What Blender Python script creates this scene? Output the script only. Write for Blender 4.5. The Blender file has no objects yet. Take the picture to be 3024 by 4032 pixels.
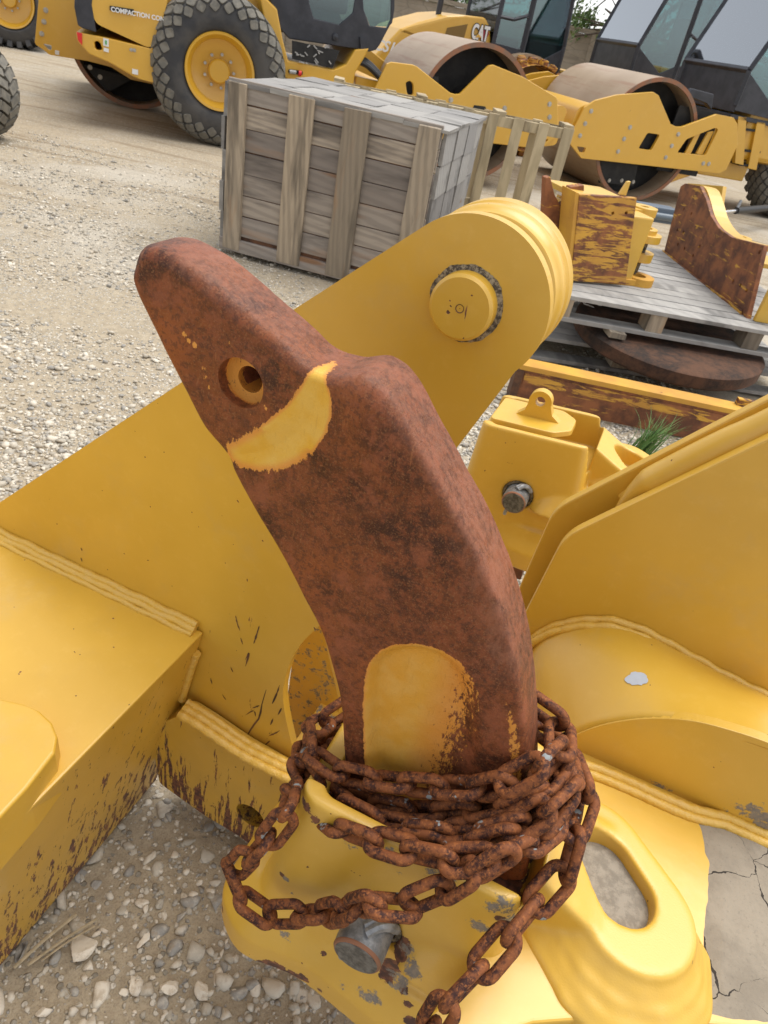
import bpy, bmesh, math, random
import numpy as np
from mathutils import Vector, Matrix, noise as mnoise
from mathutils.geometry import tessellate_polygon
random.seed(7)
rng = np.random.default_rng(7)
SC = bpy.context.scene
COL = SC.collection
PI = math.pi

# ------------------------------------------------------------------ camera
EYE = 1.5
FV = 2700*1659/3024                 # focal length in units of the 1659 px wide view used for measuring
TH, RR = math.radians(34.8), math.radians(12.0)
CAM = np.array([0, 0, EYE])
fw = np.array([0, math.cos(TH), -math.sin(TH)])
U0 = np.array([0, math.sin(TH), math.cos(TH)])
HX = np.array([1., 0, 0])
RV = math.cos(RR)*HX + math.sin(RR)*U0
UV = -math.sin(RR)*HX + math.cos(RR)*U0
cam = bpy.data.cameras.new('camera')
cam_o = bpy.data.objects.new('camera', cam)
COL.objects.link(cam_o)
cam_o.matrix_world = Matrix(((RV[0], UV[0], -fw[0], 0), (RV[1], UV[1], -fw[1], 0), (RV[2], UV[2], -fw[2], EYE), (0, 0, 0, 1)))
cam.sensor_fit = 'VERTICAL'
cam.sensor_height = 24
cam.sensor_width = 18
cam.lens = 24*2700/4032
cam.clip_start = 0.05
cam.clip_end = 1000
cam.dof.use_dof = True
cam.dof.focus_distance = 0.85
cam.dof.aperture_fstop = 12.0
SC.camera = cam_o

# ------------------------------------------------------------------ world, sun, exposure
SUN_EL, SUN_AZ = math.radians(70), math.radians(60)     # azimuth from +Y clockwise
W = bpy.data.worlds.new('World')
SC.world = W
W.use_nodes = True
nt = W.node_tree
for n in list(nt.nodes):
    nt.nodes.remove(n)
sky = nt.nodes.new('ShaderNodeTexSky')
sky.sky_type = 'NISHITA'
sky.sun_disc = False
sky.sun_elevation = SUN_EL
sky.sun_rotation = SUN_AZ
sky.air_density = 1.0
sky.dust_density = 1.0
hs = nt.nodes.new('ShaderNodeHueSaturation')
hs.inputs['Saturation'].default_value = 0.16
hs.inputs['Value'].default_value = 1.0
bg = nt.nodes.new('ShaderNodeBackground')
bg.inputs['Strength'].default_value = 0.10
wo = nt.nodes.new('ShaderNodeOutputWorld')
nt.links.new(sky.outputs[0], hs.inputs['Color'])
nt.links.new(hs.outputs[0], bg.inputs['Color'])
nt.links.new(bg.outputs[0], wo.inputs[0])
sl = bpy.data.lights.new('sun', 'SUN')
sl.energy = 1.5
sl.angle = math.radians(50)
sl.color = (1, 0.96, 0.9)
so = bpy.data.objects.new('sun', sl)
COL.objects.link(so)
sd = Vector((math.sin(SUN_AZ)*math.cos(SUN_EL), math.cos(SUN_AZ)*math.cos(SUN_EL), math.sin(SUN_EL)))
so.rotation_euler = sd.to_track_quat('Z', 'Y').to_euler()
SC.view_settings.view_transform = 'Standard'
SC.view_settings.look = 'None'
SC.view_settings.gamma = 1
SC.view_settings.exposure = 1.2

# ------------------------------------------------------------------ measuring helpers (photo view -> point on a real plane)
def ray(x, y):
    return fw + RV*(x-829.5)/FV - UV*(y-1106)/FV
def on_z(x, y, z=0.):
    d = ray(x, y)
    return CAM + d*(z-EYE)/d[2]
def on_plane(x, y, p0, n):
    d = ray(x, y)
    return CAM + d*((np.array(p0)-CAM) @ n)/(d @ n)
# ripper frame coordinates: u along the plates, v away from the viewer (pin direction), w up
AZ = math.radians(16.66)
NN = np.array([math.sin(AZ), math.cos(AZ), 0])
DD = np.array([math.cos(AZ), -math.sin(AZ), 0])
P0 = on_z(340, 1690)
def uw(x, y, v):
    q = on_plane(x, y, P0 + NN*v, NN) - P0
    return (float(q @ DD), float(q[2]))
def uv_(x, y, w):
    q = on_z(x, y, w) - P0
    return (float(q @ DD), float(q @ NN))

# ------------------------------------------------------------------ scene helpers
def link(o, parent=None):
    COL.objects.link(o)
    if parent is not None:
        o.parent = parent
    return o
def thing(name, label, cat, loc=(0, 0, 0), rz=0., group=None):
    o = bpy.data.objects.new(name, None)
    o.empty_display_size = 0.1
    link(o)
    o.location = loc
    o.rotation_euler = (0, 0, rz)
    return tag(o, label, cat, group)
def tag(o, label, cat=None, group=None, kind=None):
    if label: o['label'] = label
    if cat: o['category'] = cat
    if group: o['group'] = group
    if kind: o['kind'] = kind
    return o
def copy_tree(o, parent=None):
    c = o.copy()
    link(c, parent)
    for ch in list(o.children):
        copy_tree(ch, c)
    return c

class MB:
    def __init__(s):
        s.v = []; s.f = []; s.sm = []
    def add(s, vs, fs, smooth=False):
        b = len(s.v)
        s.v.extend([tuple(map(float, p)) for p in vs])
        s.f.extend([tuple(b+i for i in f) for f in fs])
        s.sm.extend([smooth]*len(fs))
        return s
    def box(s, c, d, rot=None):
        hx, hy, hz = d[0]/2, d[1]/2, d[2]/2
        vs = [Vector((x, y, z)) for x in (-hx, hx) for y in (-hy, hy) for z in (-hz, hz)]
        if rot is not None: vs = [rot @ p for p in vs]
        vs = [p + Vector(c) for p in vs]
        return s.add(vs, [(0, 1, 3, 2), (4, 6, 7, 5), (0, 4, 5, 1), (2, 3, 7, 6), (0, 2, 6, 4), (1, 5, 7, 3)])
    def bx(s, x0, x1, y0, y1, z0, z1):
        return s.box(((x0+x1)/2, (y0+y1)/2, (z0+z1)/2), (x1-x0, y1-y0, z1-z0))
    def prism(s, outer, d0, d1, fn, holes=()):
        """polygon (a,b) extruded from d0 to d1; fn(a,b,d)->xyz"""
        loops = [list(outer)] + [list(h) for h in holes]
        flat = [p for l in loops for p in l]
        tris = tessellate_polygon([[Vector((p[0], p[1], 0)) for p in l] for l in loops])
        n = len(flat)
        vs = [fn(p[0], p[1], d0) for p in flat] + [fn(p[0], p[1], d1) for p in flat]
        fs = [tuple(t) for t in tris] + [tuple(n+i for i in reversed(t)) for t in tris]
        k = 0
        for l in loops:
            m = len(l)
            for i in range(m):
                j = (i+1) % m
                fs.append((k+i, k+j, n+k+j, n+k+i))
            k += m
        return s.add(vs, fs)
    def lathe(s, prof, c, ax, seg=32, a0=0., a1=2*PI, smooth=True, closed=False):
        ax = Vector(ax).normalized(); c = Vector(c)
        t = Vector((0, 0, 1)) if abs(ax.z) < .9 else Vector((1, 0, 0))
        e1 = ax.cross(t).normalized(); e2 = ax.cross(e1)
        full = abs(a1-a0-2*PI) < 1e-6
        m = seg if full else seg+1
        vs = []
        for i in range(m):
            a = a0+(a1-a0)*i/seg
            d = e1*math.cos(a)+e2*math.sin(a)
            for (r, h) in prof: vs.append(c+ax*h+d*r)
        k = len(prof); fs = []
        for i in range(seg):
            j = (i+1) % m
            for q in range(k if closed else k-1):
                q2 = (q+1) % k
                fs.append((i*k+q, j*k+q, j*k+q2, i*k+q2))
        return s.add(vs, fs, smooth)
    def cyl(s, p, q, r, seg=16, r2=None, smooth=True):
        p = Vector(p); q = Vector(q); L = (q-p).length
        r2 = r if r2 is None else r2
        e = min(r, r2)*0.001
        s.lathe([(e, 0), (r, 0)], p, q-p, seg, smooth=False)
        s.lathe([(r, 0), (r2, L)], p, q-p, seg, smooth=smooth)
        return s.lathe([(r2, L), (e, L)], p, q-p, seg, smooth=False)
    def tube(s, pts, r, seg=8, closed=False, smooth=True, wob=0.):
        pts = [Vector(p) for p in pts]; n = len(pts); vs = []
        up = None
        for i, p in enumerate(pts):
            a = pts[(i-1) % n] if (closed or i > 0) else p
            b = pts[(i+1) % n] if (closed or i < n-1) else p
            t = (b-a).normalized()
            if up is None:
                up = Vector((0, 0, 1)) if abs(t.z) < .9 else Vector((1, 0, 0))
            x = t.cross(up)
            if x.length < 1e-6: x = t.orthogonal()
            x.normalize(); y = x.cross(t).normalized(); up = y
            rr = r[i] if isinstance(r, (list, tuple)) else r
            for k in range(seg):
                an = 2*PI*k/seg
                q = rr*(1+wob*random.uniform(-1, 1))
                vs.append(p + x*math.cos(an)*q + y*math.sin(an)*q)
        fs = []
        m = n if closed else n-1
        for i in range(m):
            j = (i+1) % n
            for k in range(seg):
                l = (k+1) % seg
                fs.append((i*seg+k, i*seg+l, j*seg+l, j*seg+k))
        s.add(vs, fs, smooth)
        if not closed:
            b = len(s.v)-n*seg
            s.f.append(tuple(b+k for k in reversed(range(seg)))); s.sm.append(False)
            s.f.append(tuple(b+(n-1)*seg+k for k in range(seg))); s.sm.append(False)
        return s
    def build(s, name, mat, parent=None, bevel=0., seg=2, attrs=None, ang=40, fixn=True):
        me = bpy.data.meshes.new(name)
        me.from_pydata(s.v, [], s.f)
        me.polygons.foreach_set('use_smooth', s.sm)
        if fixn:
            bm = bmesh.new(); bm.from_mesh(me)
            bmesh.ops.recalc_face_normals(bm, faces=bm.faces)
            bm.to_mesh(me); bm.free()
        me.update()
        if any(s.sm): me.set_sharp_from_angle(angle=math.radians(38))
        if mat is not None:
            me.materials.append(mat)
        if attrs:
            for k, vals in attrs.items():
                a = me.attributes.new(k, 'FLOAT', 'POINT')
                a.data.foreach_set('value', np.asarray(vals, dtype=np.float32))
        o = bpy.data.objects.new(name, me)
        link(o, parent)
        if bevel > 0:
            m = o.modifiers.new('bevel', 'BEVEL')
            m.width = bevel; m.segments = seg; m.limit_method = 'ANGLE'; m.angle_limit = math.radians(ang)
            m.harden_normals = False
        return o
def bake(o):
    """replace the object's mesh by its evaluated mesh"""
    dg = bpy.context.evaluated_depsgraph_get()
    me = bpy.data.meshes.new_from_object(o.evaluated_get(dg))
    o.modifiers.clear()
    old = o.data
    o.data = me
    bpy.data.meshes.remove(old)
    return o
def set_attr(o, name, fn):
    me = o.data
    n = len(me.vertices)
    co = np.empty(n*3, dtype=np.float32); me.vertices.foreach_get('co', co); co = co.reshape(-1, 3)
    if name in me.attributes: me.attributes.remove(me.attributes[name])
    a = me.attributes.new(name, 'FLOAT', 'POINT')
    a.data.foreach_set('value', np.asarray(fn(co), dtype=np.float32))
def sdf_poly(P, poly):
    """signed distance (inside positive) of points P (n,2) to polygon"""
    P = np.asarray(P, float); poly = np.asarray(poly, float)
    d = np.full(len(P), 1e9); ins = np.zeros(len(P), bool)
    for i in range(len(poly)):
        a = poly[i]; b = poly[(i+1) % len(poly)]
        ab = b-a; t = np.clip(((P-a) @ ab)/(ab @ ab), 0, 1)
        d = np.minimum(d, np.linalg.norm(P-(a+t[:, None]*ab), axis=1))
        c = ((a[1] > P[:, 1]) != (b[1] > P[:, 1]))
        xx = a[0]+(P[:, 1]-a[1])/(b[1]-a[1]+1e-12)*(b[0]-a[0])
        ins ^= c & (P[:, 0] < xx)
    return np.where(ins, d, -d)
def circ(c, r, n=20, sx=1., a0=0.):
    return [(c[0]+r*sx*math.cos(a0+2*PI*i/n), c[1]+r*math.sin(a0+2*PI*i/n)) for i in range(n)]
def spline(pts, n):
    """Catmull-Rom resample of tuples"""
    P = np.array(pts, float); m = len(P); out = []
    seglen = np.linalg.norm(np.diff(P[:, :3] if P.shape[1] >= 3 else P, axis=0), axis=1)
    s = np.r_[0, np.cumsum(seglen)]
    for q in np.linspace(0, s[-1], n):
        i = min(max(int(np.searchsorted(s, q, side='right'))-1, 0), m-2)
        t = (q-s[i])/max(seglen[i], 1e-9)
        p0 = P[max(i-1, 0)]; p1 = P[i]; p2 = P[i+1]; p3 = P[min(i+2, m-1)]
        out.append(0.5*((2*p1)+(-p0+p2)*t+(2*p0-5*p1+4*p2-p3)*t*t+(-p0+3*p1-3*p2+p3)*t**3))
    return np.array(out)
def rounded(poly, r, n=5):
    """round the corners of a polygon"""
    out = []; m = len(poly)
    for i in range(m):
        p0 = Vector(poly[i-1]); p1 = Vector(poly[i]); p2 = Vector(poly[(i+1) % m])
        rr = r[i] if isinstance(r, (list, tuple)) else r
        a = p0-p1; b = p2-p1
        q = min(rr, a.length*.45, b.length*.45)
        if q < 1e-5: out.append(tuple(p1)); continue
        A = p1+a.normalized()*q; B = p1+b.normalized()*q
        for k in range(n+1):
            t = k/n
            out.append(tuple(A*(1-t)**2+p1*2*t*(1-t)+B*t*t))
    return out

# ------------------------------------------------------------------ materials
class NT:
    def __init__(s, name, rough=.5, spec=.5):
        s.m = bpy.data.materials.new(name); s.m.use_nodes = True
        s.t = s.m.node_tree; s.b = s.t.nodes['Principled BSDF']
        s.b.inputs['Roughness'].default_value = rough
        s.b.inputs['Specular IOR Level'].default_value = spec
        s.tc = s.t.nodes.new('ShaderNodeTexCoord')
        s.out = s.t.nodes['Material Output']
    def L(s, a, b): s.t.links.new(a, b)
    def coord(s, scale=(1, 1, 1), rot=(0, 0, 0)):
        m = s.t.nodes.new('ShaderNodeMapping')
        m.inputs['Scale'].default_value = scale; m.inputs['Rotation'].default_value = rot
        s.L(s.tc.outputs['Object'], m.inputs[0]); return m.outputs[0]
    def noise(s, scale, detail=4, rough=.55, vec=None, dist=0.):
        n = s.t.nodes.new('ShaderNodeTexNoise')
        n.inputs['Scale'].default_value = scale; n.inputs['Detail'].default_value = detail
        n.inputs['Roughness'].default_value = rough; n.inputs['Distortion'].default_value = dist
        s.L(vec if vec is not None else s.tc.outputs['Object'], n.inputs['Vector']); return n.outputs['Fac']
    def voro(s, scale, feat='F1', out='Distance', vec=None, rand=1.):
        n = s.t.nodes.new('ShaderNodeTexVoronoi'); n.feature = feat
        n.inputs['Scale'].default_value = scale; n.inputs['Randomness'].default_value = rand
        s.L(vec if vec is not None else s.tc.outputs['Object'], n.inputs['Vector']); return n.outputs[out]
    def attr(s, name):
        n = s.t.nodes.new('ShaderNodeAttribute'); n.attribute_name = name; return n.outputs['Fac']
    def ramp(s, fac, a, b, lo=0., hi=1.):
        n = s.t.nodes.new('ShaderNodeMapRange'); n.clamp = True
        n.interpolation_type = 'SMOOTHSTEP'
        n.inputs[1].default_value = a; n.inputs[2].default_value = b
        n.inputs[3].default_value = lo; n.inputs[4].default_value = hi
        s.L(fac, n.inputs[0]); return n.outputs[0]
    def math(s, op, a, b=None, clamp=False):
        n = s.t.nodes.new('ShaderNodeMath'); n.operation = op; n.use_clamp = clamp
        for i, x in enumerate((a, b)):
            if x is None: continue
            if isinstance(x, (int, float)): n.inputs[i].default_value = x
            else: s.L(x, n.inputs[i])
        return n.outputs[0]
    def mix(s, fac, a, b, typ='MIX'):
        n = s.t.nodes.new('ShaderNodeMix'); n.data_type = 'RGBA'; n.blend_type = typ
        if isinstance(fac, (int, float)): n.inputs[0].default_value = fac
        else: s.L(fac, n.inputs[0])
        for i, x in ((6, a), (7, b)):
            if isinstance(x, tuple): n.inputs[i].default_value = (*x[:3], 1)
            else: s.L(x, n.inputs[i])
        return n.outputs[2]
    def color(s, c):
        if isinstance(c, tuple): s.b.inputs['Base Color'].default_value = (*c, 1)
        else: s.L(c, s.b.inputs['Base Color'])
    def rough(s, r):
        if isinstance(r, (int, float)): s.b.inputs['Roughness'].default_value = r
        else: s.L(r, s.b.inputs['Roughness'])
    def bump(s, h, strength=.3, dist=.002):
        n = s.t.nodes.new('ShaderNodeBump'); n.inputs['Strength'].default_value = strength
        n.inputs['Distance'].default_value = dist
        s.L(h, n.inputs['Height']); s.L(n.outputs[0], s.b.inputs['Normal'])
    def sep(s):
        n = s.t.nodes.new('ShaderNodeSeparateXYZ'); s.L(s.tc.outputs['Object'], n.inputs[0]); return n.outputs

YEL = (0.66, 0.395, 0.044)
YEL2 = (0.57, 0.332, 0.028)
RUST_D = (0.045, 0.014, 0.008)
RUST_M = (0.17, 0.05, 0.017)
RUST_O = (0.36, 0.12, 0.03)
def rust_color(k, sc=1.):
    n1 = k.noise(9*sc, 6, .65); n2 = k.noise(60*sc, 5, .7); n3 = k.noise(330*sc, 3, .6)
    c = k.mix(k.ramp(n1, .38, .62), RUST_D, RUST_M)
    c = k.mix(k.ramp(n2, .42, .62, 0, .75), c, (0.22, 0.062, 0.024))
    c = k.mix(k.ramp(n3, .52, .66, 0, .5), c, (0.27, 0.125, 0.055))
    c = k.mix(k.ramp(k.noise(25*sc, 5, .7), .58, .7, 0, .5), c, RUST_D)
    return c
def paint_mat(name, chips=.0, dirt=.15, wear_attr=False, mud_attr=False, streak=None, sc=1., rough=.38, col=YEL, col2=YEL2):
    k = NT(name, rough, .9)
    c = k.mix(k.ramp(k.noise(3*sc, 4), .3, .7), col, col2)
    c = k.mix(k.ramp(k.noise(40*sc, 5, .7), .5, .75, 0, .18), c, (0.75, 0.5, 0.12))
    # dust
    c = k.mix(k.ramp(k.noise(7*sc, 6, .7), .5, .75, 0, dirt), c, (0.42, 0.33, 0.2))
    # small dark specks
    sp = k.noise(75*sc, 2, .5)
    spk = k.ramp(sp, .778-.04*chips, .79-.04*chips)
    mask = spk
    if wear_attr:
        a = k.attr('wear')
        vec = None
        if streak: vec = k.coord(*streak)
        n = k.noise(1. if streak else 60*sc, 6, .68, vec)
        mask = k.math('MAXIMUM', mask, k.ramp(k.math('ADD', n, k.math('MULTIPLY', a, .5)), .80, .83))
        n2 = k.noise(28*sc, 6, .7)
        mask = k.math('MAXIMUM', mask, k.ramp(k.math('ADD', n2, k.math('MULTIPLY', a, .36)), .83, .87))
        c = k.mix(k.math('MULTIPLY', k.ramp(a, .2, 1.2, 0, .6), k.ramp(k.noise(18*sc, 5), .35, .65)), c, (0.30, 0.17, 0.05))
    rc = k.mix(k.ramp(k.noise(90*sc, 4), .4, .6), (0.06, 0.02, 0.01), (0.19, 0.065, 0.025))
    c = k.mix(mask, c, rc)
    r = k.ramp(mask, 0, 1, rough, .85)
    if mud_attr:
        a = k.attr('mud')
        n = k.noise(55*sc, 6, .75)
        mm = k.ramp(k.math('ADD', n, a), .87, .95)
        mc = k.mix(k.ramp(k.noise(120*sc, 5, .7), .35, .65), (0.27, 0.22, 0.16), (0.17, 0.15, 0.13))
        c = k.mix(mm, c, mc)
        r = k.math('MAXIMUM', r, k.ramp(mm, 0, 1, 0, .9))
        h = k.math('ADD', k.noise(500, 2), k.math('MULTIPLY', k.math('MULTIPLY', mm, k.noise(180, 4)), 5.))
        k.bump(h, .35, .0006)
    else:
        k.bump(k.math('SUBTRACT', k.noise(22*sc, 3), k.math('MULTIPLY', mask, .35)), .25, .0025)
    k.color(c); k.rough(r)
    return k.m
M = {}
M['yellow'] = paint_mat('yellow_paint', 0, .22)
M['yellow_wear'] = paint_mat('worn_yellow_paint', 1, .2, wear_attr=True, streak=((80, 80, 9), (0, .45, 0)))
M['yellow_cast'] = paint_mat('cast_yellow_paint', .6, .15, wear_attr=True, mud_attr=True, rough=.42)
k = NT('painted_weld', .45, .9); k.color(k.mix(k.ramp(k.noise(60, 5, .7), .35, .8), YEL, (0.64, 0.40, 0.08))); k.bump(k.math('ADD', k.noise(190, 4, .7), k.math('MULTIPLY', k.noise(60, 3), 1.5)), .55, .003); M['weld'] = k.m
M['yellow_mach'] = paint_mat('machine_yellow_paint', 0, .12, sc=.15, rough=.35, col=(0.66, 0.37, 0.03), col2=(0.6, 0.33, 0.022))
def simple(name, c, rough=.6, metal=0., nscale=None, c2=None, bump=0., spec=.5):
    k = NT(name, rough, spec)
    k.b.inputs['Metallic'].default_value = metal
    if c2:
        k.color(k.mix(k.ramp(k.noise(nscale, 5, .65), .35, .65), c, c2))
        if bump: k.bump(k.noise(nscale*2, 4), .5, bump)
    else: k.color(c)
    return k.m
M['black'] = simple('black_panel', (0.018, 0.02, 0.028), .45, 0, 6, (0.035, 0.037, 0.048))
M['dark'] = simple('dark_steel', (0.006, 0.006, 0.007), .7, 0, 5, (0.02, 0.019, 0.018))
M['galv'] = simple('galvanised_steel', (0.20, 0.21, 0.22), .45, .4, 90, (0.34, 0.35, 0.36), .0004)
M['grey_steel'] = simple('grey_steel', (0.3, 0.3, 0.29), .5, .3, 40, (0.42, 0.41, 0.4))
M['bolt'] = simple('zinc_bolt', (0.5, 0.48, 0.42), .5, .3, 40, (0.35, 0.33, 0.3))
M['pin_face'] = simple('scuffed_pin_face', (0.055, 0.055, 0.055), .45, .2, 120, (0.16, 0.16, 0.155), .0004)
M['rubber'] = simple('tyre_rubber', (0.035, 0.036, 0.04), .8, 0, 3, (0.075, 0.07, 0.065), .003)
M['rubber_dusty'] = simple('dusty_tyre_rubber', (0.20, 0.185, 0.155), .9, 0, 14, (0.13, 0.125, 0.11), .003)
M['white'] = simple('white_decal', (0.75, 0.75, 0.74), .5)
M['red'] = simple('red_reflector', (0.65, 0.02, 0.02), .3)
M['green'] = simple('green_mark', (0.08, 0.35, 0.1), .5)
M['cat_red'] = simple('red_emblem', (0.35, 0.015, 0.03), .4)
M['black_ink'] = simple('black_ink', (0.01, 0.01, 0.01), .5)
M['hose'] = simple('hydraulic_hose', (0.012, 0.012, 0.013), .5)
k = NT('drum_steel', .45)
c = k.mix(k.ramp(k.noise(.9, 5, .6), .3, .7), (0.32, 0.235, 0.155), (0.42, 0.32, 0.225))
c = k.mix(k.ramp(k.noise(1., 5, .7, k.coord((9, .6, 9))), .5, .7, 0, .5), c, (0.24, 0.10, 0.045))
k.color(c); k.bump(k.noise(40, 4), .1, .002); M['drum'] = k.m
k = NT('drum_rim', .6); k.color(k.mix(k.ramp(k.noise(8, 4), .4, .6), (0.28, 0.12, 0.06), (0.2, 0.12, 0.08))); M['drumrim'] = k.m

# rusty shank with paint left in patches (attribute 'paint')
k = NT('rusted_shank_steel', .62, .3)
rc = rust_color(k, 1.5)
rc = k.mix(k.ramp(k.noise(1., 4, .65, k.coord((300, 60, 30), (0, .72, 0))), .60, .72, 0, .5), rc, (0.33, 0.13, 0.05))
rc = k.mix(k.ramp(k.noise(4.5, 4, .6), .50, .66, 0, .7), rc, (0.29, 0.083, 0.022))
rc = k.mix(k.ramp(k.noise(210, 4, .7), .50, .60, 0, .55), rc, (0.06, 0.022, 0.014))
rc = k.mix(k.ramp(k.noise(16, 5, .7), .52, .62, 0, .6), rc, (0.27, 0.085, 0.04))
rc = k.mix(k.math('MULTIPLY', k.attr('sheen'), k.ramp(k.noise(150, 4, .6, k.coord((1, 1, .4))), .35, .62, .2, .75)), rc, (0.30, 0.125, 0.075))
n = k.noise(130, 6, .75, k.coord((1.6, 1.6, .7)))
pm = k.ramp(k.math('ADD', k.math('MULTIPLY', n, .75), k.attr('paint')), .86, .91)
yc = k.mix(k.ramp(k.noise(30, 4), .35, .7), (0.66, 0.37, 0.04), (0.68, 0.43, 0.09))
yc = k.mix(k.ramp(k.attr('paint'), .55, .85, .7, 0), yc, (0.62, 0.22, 0.05))
k.color(k.mix(pm, rc, yc))
k.rough(k.ramp(pm, 0, 1, .52, .42))
h = k.math('ADD', k.math('MULTIPLY', k.noise(420, 4, .65), .8), k.math('ADD', k.noise(60, 4), k.math('MULTIPLY', pm, .15)))
scr_ = k.noise(1., 3, .6, k.coord((420, 60, 26), (0, .72, 0)))
k.bump(k.math('ADD', h, k.math('MULTIPLY', k.ramp(scr_, .62, .68), -.5)), .55, .0012)
M['shank'] = k.m
# rusty chain
k = NT('rusted_chain_steel', .68, .25)
oi = k.t.nodes.new('ShaderNodeObjectInfo')
mp = k.t.nodes.new('ShaderNodeVectorMath'); mp.operation = 'ADD'
cb = k.t.nodes.new('ShaderNodeCombineXYZ'); k.L(k.math('MULTIPLY', oi.outputs['Random'], 37.), cb.inputs[0])
k.L(k.tc.outputs['Object'], mp.inputs[0]); k.L(cb.outputs[0], mp.inputs[1]); vv = mp.outputs[0]
c = k.mix(k.ramp(k.noise(70, 5, .7, vv), .38, .6), (0.034, 0.012, 0.010), (0.205, 0.068, 0.024))
c = k.mix(k.ramp(k.noise(260, 4, .7, vv), .5, .65, 0, .7), c, (0.34, 0.12, 0.035))
gz = k.math('MULTIPLY', k.ramp(k.noise(38, 3, .6, vv), .665, .69), k.ramp(k.noise(300, 3, .6, vv), .3, .45))
c = k.mix(gz, c, (0.27, 0.29, 0.29))
k.color(c); k.bump(k.noise(380, 5, .7, vv), .35, .0006); M['chain'] = k.m
# rusty plates (pale orange streaks over yellow)
def rust_plate(name, amt, sc=1.):
    k = NT(name, .65)
    y = k.mix(k.ramp(k.noise(5*sc, 4), .3, .7), (0.62, 0.34, 0.04), (0.48, 0.24, 0.04))
    r = k.mix(k.ramp(k.noise(8*sc, 5, .65), .35, .65), (0.10, 0.036, 0.018), (0.28, 0.10, 0.035))
    n = k.noise(1., 7, .7, k.coord((5*sc, 5*sc, 34*sc)), .6)
    k.color(k.mix(k.ramp(n, .56-amt, .62-amt), y, r)); k.bump(k.noise(60*sc, 4), .3, .002)
    return k.m
M['plate_rust'] = rust_plate('rusted_plate', .2, 1.)
M['plate_half'] = rust_plate('half_rusted_plate', .10, 1.)
M['plate_light'] = rust_plate('lightly_rusted_yellow', -.06, 1.)
k = NT('dark_rust', .8); k.color(k.mix(k.ramp(k.noise(7, 5, .7), .35, .65), (0.055, 0.028, 0.018), (0.17, 0.075, 0.035))); k.bump(k.noise(80, 4), .4, .003); M['rust'] = k.m
k = NT('grime', .95)
c = k.mix(k.ramp(k.noise(70, 5, .8), .4, .6), (0.03, 0.026, 0.022), (0.21, 0.17, 0.11))
k.color(c); k.bump(k.noise(200, 5, .8), .8, .003); M['grime'] = k.m
k = NT('dry_grease', .95)
k.color(k.mix(k.ramp(k.noise(160, 5, .8), .42, .58), (0.07, 0.055, 0.04), (0.33, 0.27, 0.18))); k.bump(k.noise(300, 5, .8), .8, .002); M['grease'] = k.m
# dried mud with cracks
k = NT('dried_mud', .95)
c = k.mix(k.ramp(k.noise(14, 6, .7), .35, .65), (0.30, 0.255, 0.195), (0.225, 0.19, 0.145))
c = k.mix(k.ramp(k.noise(260, 4, .7), .55, .7, 0, .35), c, (0.13, 0.11, 0.09))
dv = k.t.nodes.new('ShaderNodeVectorMath'); dv.operation = 'MULTIPLY_ADD'
nv = k.t.nodes.new('ShaderNodeTexNoise'); nv.inputs['Scale'].default_value = 14; nv.inputs['Detail'].default_value = 5
k.L(k.tc.outputs['Object'], nv.inputs['Vector'])
k.L(nv.outputs['Color'], dv.inputs[0]); dv.inputs[1].default_value = (.09, .09, .0); k.L(k.tc.outputs['Object'], dv.inputs[2])
cr = k.voro(9.5, 'DISTANCE_TO_EDGE', 'Distance', dv.outputs[0])
wid = k.ramp(k.noise(9, 3), .38, .60, .0, .019)
crk = k.math('LESS_THAN', cr, wid)
c = k.mix(crk, c, (0.035, 0.028, 0.022))
k.color(c)
k.bump(k.math('SUBTRACT', k.math('MULTIPLY', k.noise(90, 6, .7), .6), crk), .6, .003); M['mud'] = k.m
k = NT('plain_mud', .95)
k.color(k.mix(k.ramp(k.noise(60, 6, .75), .4, .6), (0.31, 0.27, 0.215), (0.22, 0.19, 0.15))); k.bump(k.noise(160, 6, .7), .6, .002); M['mud_plain'] = k.m
# gravel yard ground
k = NT('gravel_ground', .95)
big = k.noise(.55, 5, .6); mid = k.noise(1.6, 5, .6, k.coord((.5, 2.2, 1), (0, 0, -.12)))
dirt = k.mix(k.ramp(k.noise(30, 6, .75), .3, .7), (0.47, 0.395, 0.285), (0.33, 0.27, 0.19))
cellc = k.voro(75, 'F1', 'Color'); cd = k.voro(75, 'F1', 'Distance')
hsv = k.t.nodes.new('ShaderNodeSeparateColor'); k.L(cellc, hsv.inputs[0])
st = k.mix(k.ramp(hsv.outputs[0], .0, 1.), (0.26, 0.235, 0.19), (0.68, 0.63, 0.54))
st = k.mix(k.ramp(hsv.outputs[2], .7, 1., 0, .7), st, (0.30, 0.30, 0.30))
isst = k.math('GREATER_THAN', hsv.outputs[1], k.ramp(k.math('ADD', k.math('MULTIPLY', big, .5), k.math('MULTIPLY', mid, .5)), .40, .62, .85, .1))
edge = k.ramp(cd, .35, .5, 1, 0)
c = k.mix(k.math('MULTIPLY', isst, edge), dirt, st)
c = k.mix(k.ramp(k.noise(240, 4, .7), .5, .72, 0, .45), c, (0.15, 0.12, 0.09))
streak = k.noise(1., 6, .7, k.coord((.35, 5., 1), (0, 0, .28)))
sy = k.sep()[1]
c = k.mix(k.math('MULTIPLY', k.ramp(streak, .52, .62, 0, .7), k.ramp(sy, 3.5, 6.)), c, (0.22, 0.16, 0.095))
c = k.mix(k.math('MULTIPLY', k.ramp(big, .52, .66, 0, .7), k.ramp(sy, 2., 4.)), c, (0.52, 0.47, 0.39))
k.color(c)
k.bump(k.math('ADD', k.math('MULTIPLY', k.math('MULTIPLY', isst, edge), 1.), k.math('MULTIPLY', k.noise(160, 5, .7), .9)), .75, .008)
M['ground'] = k.m
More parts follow.
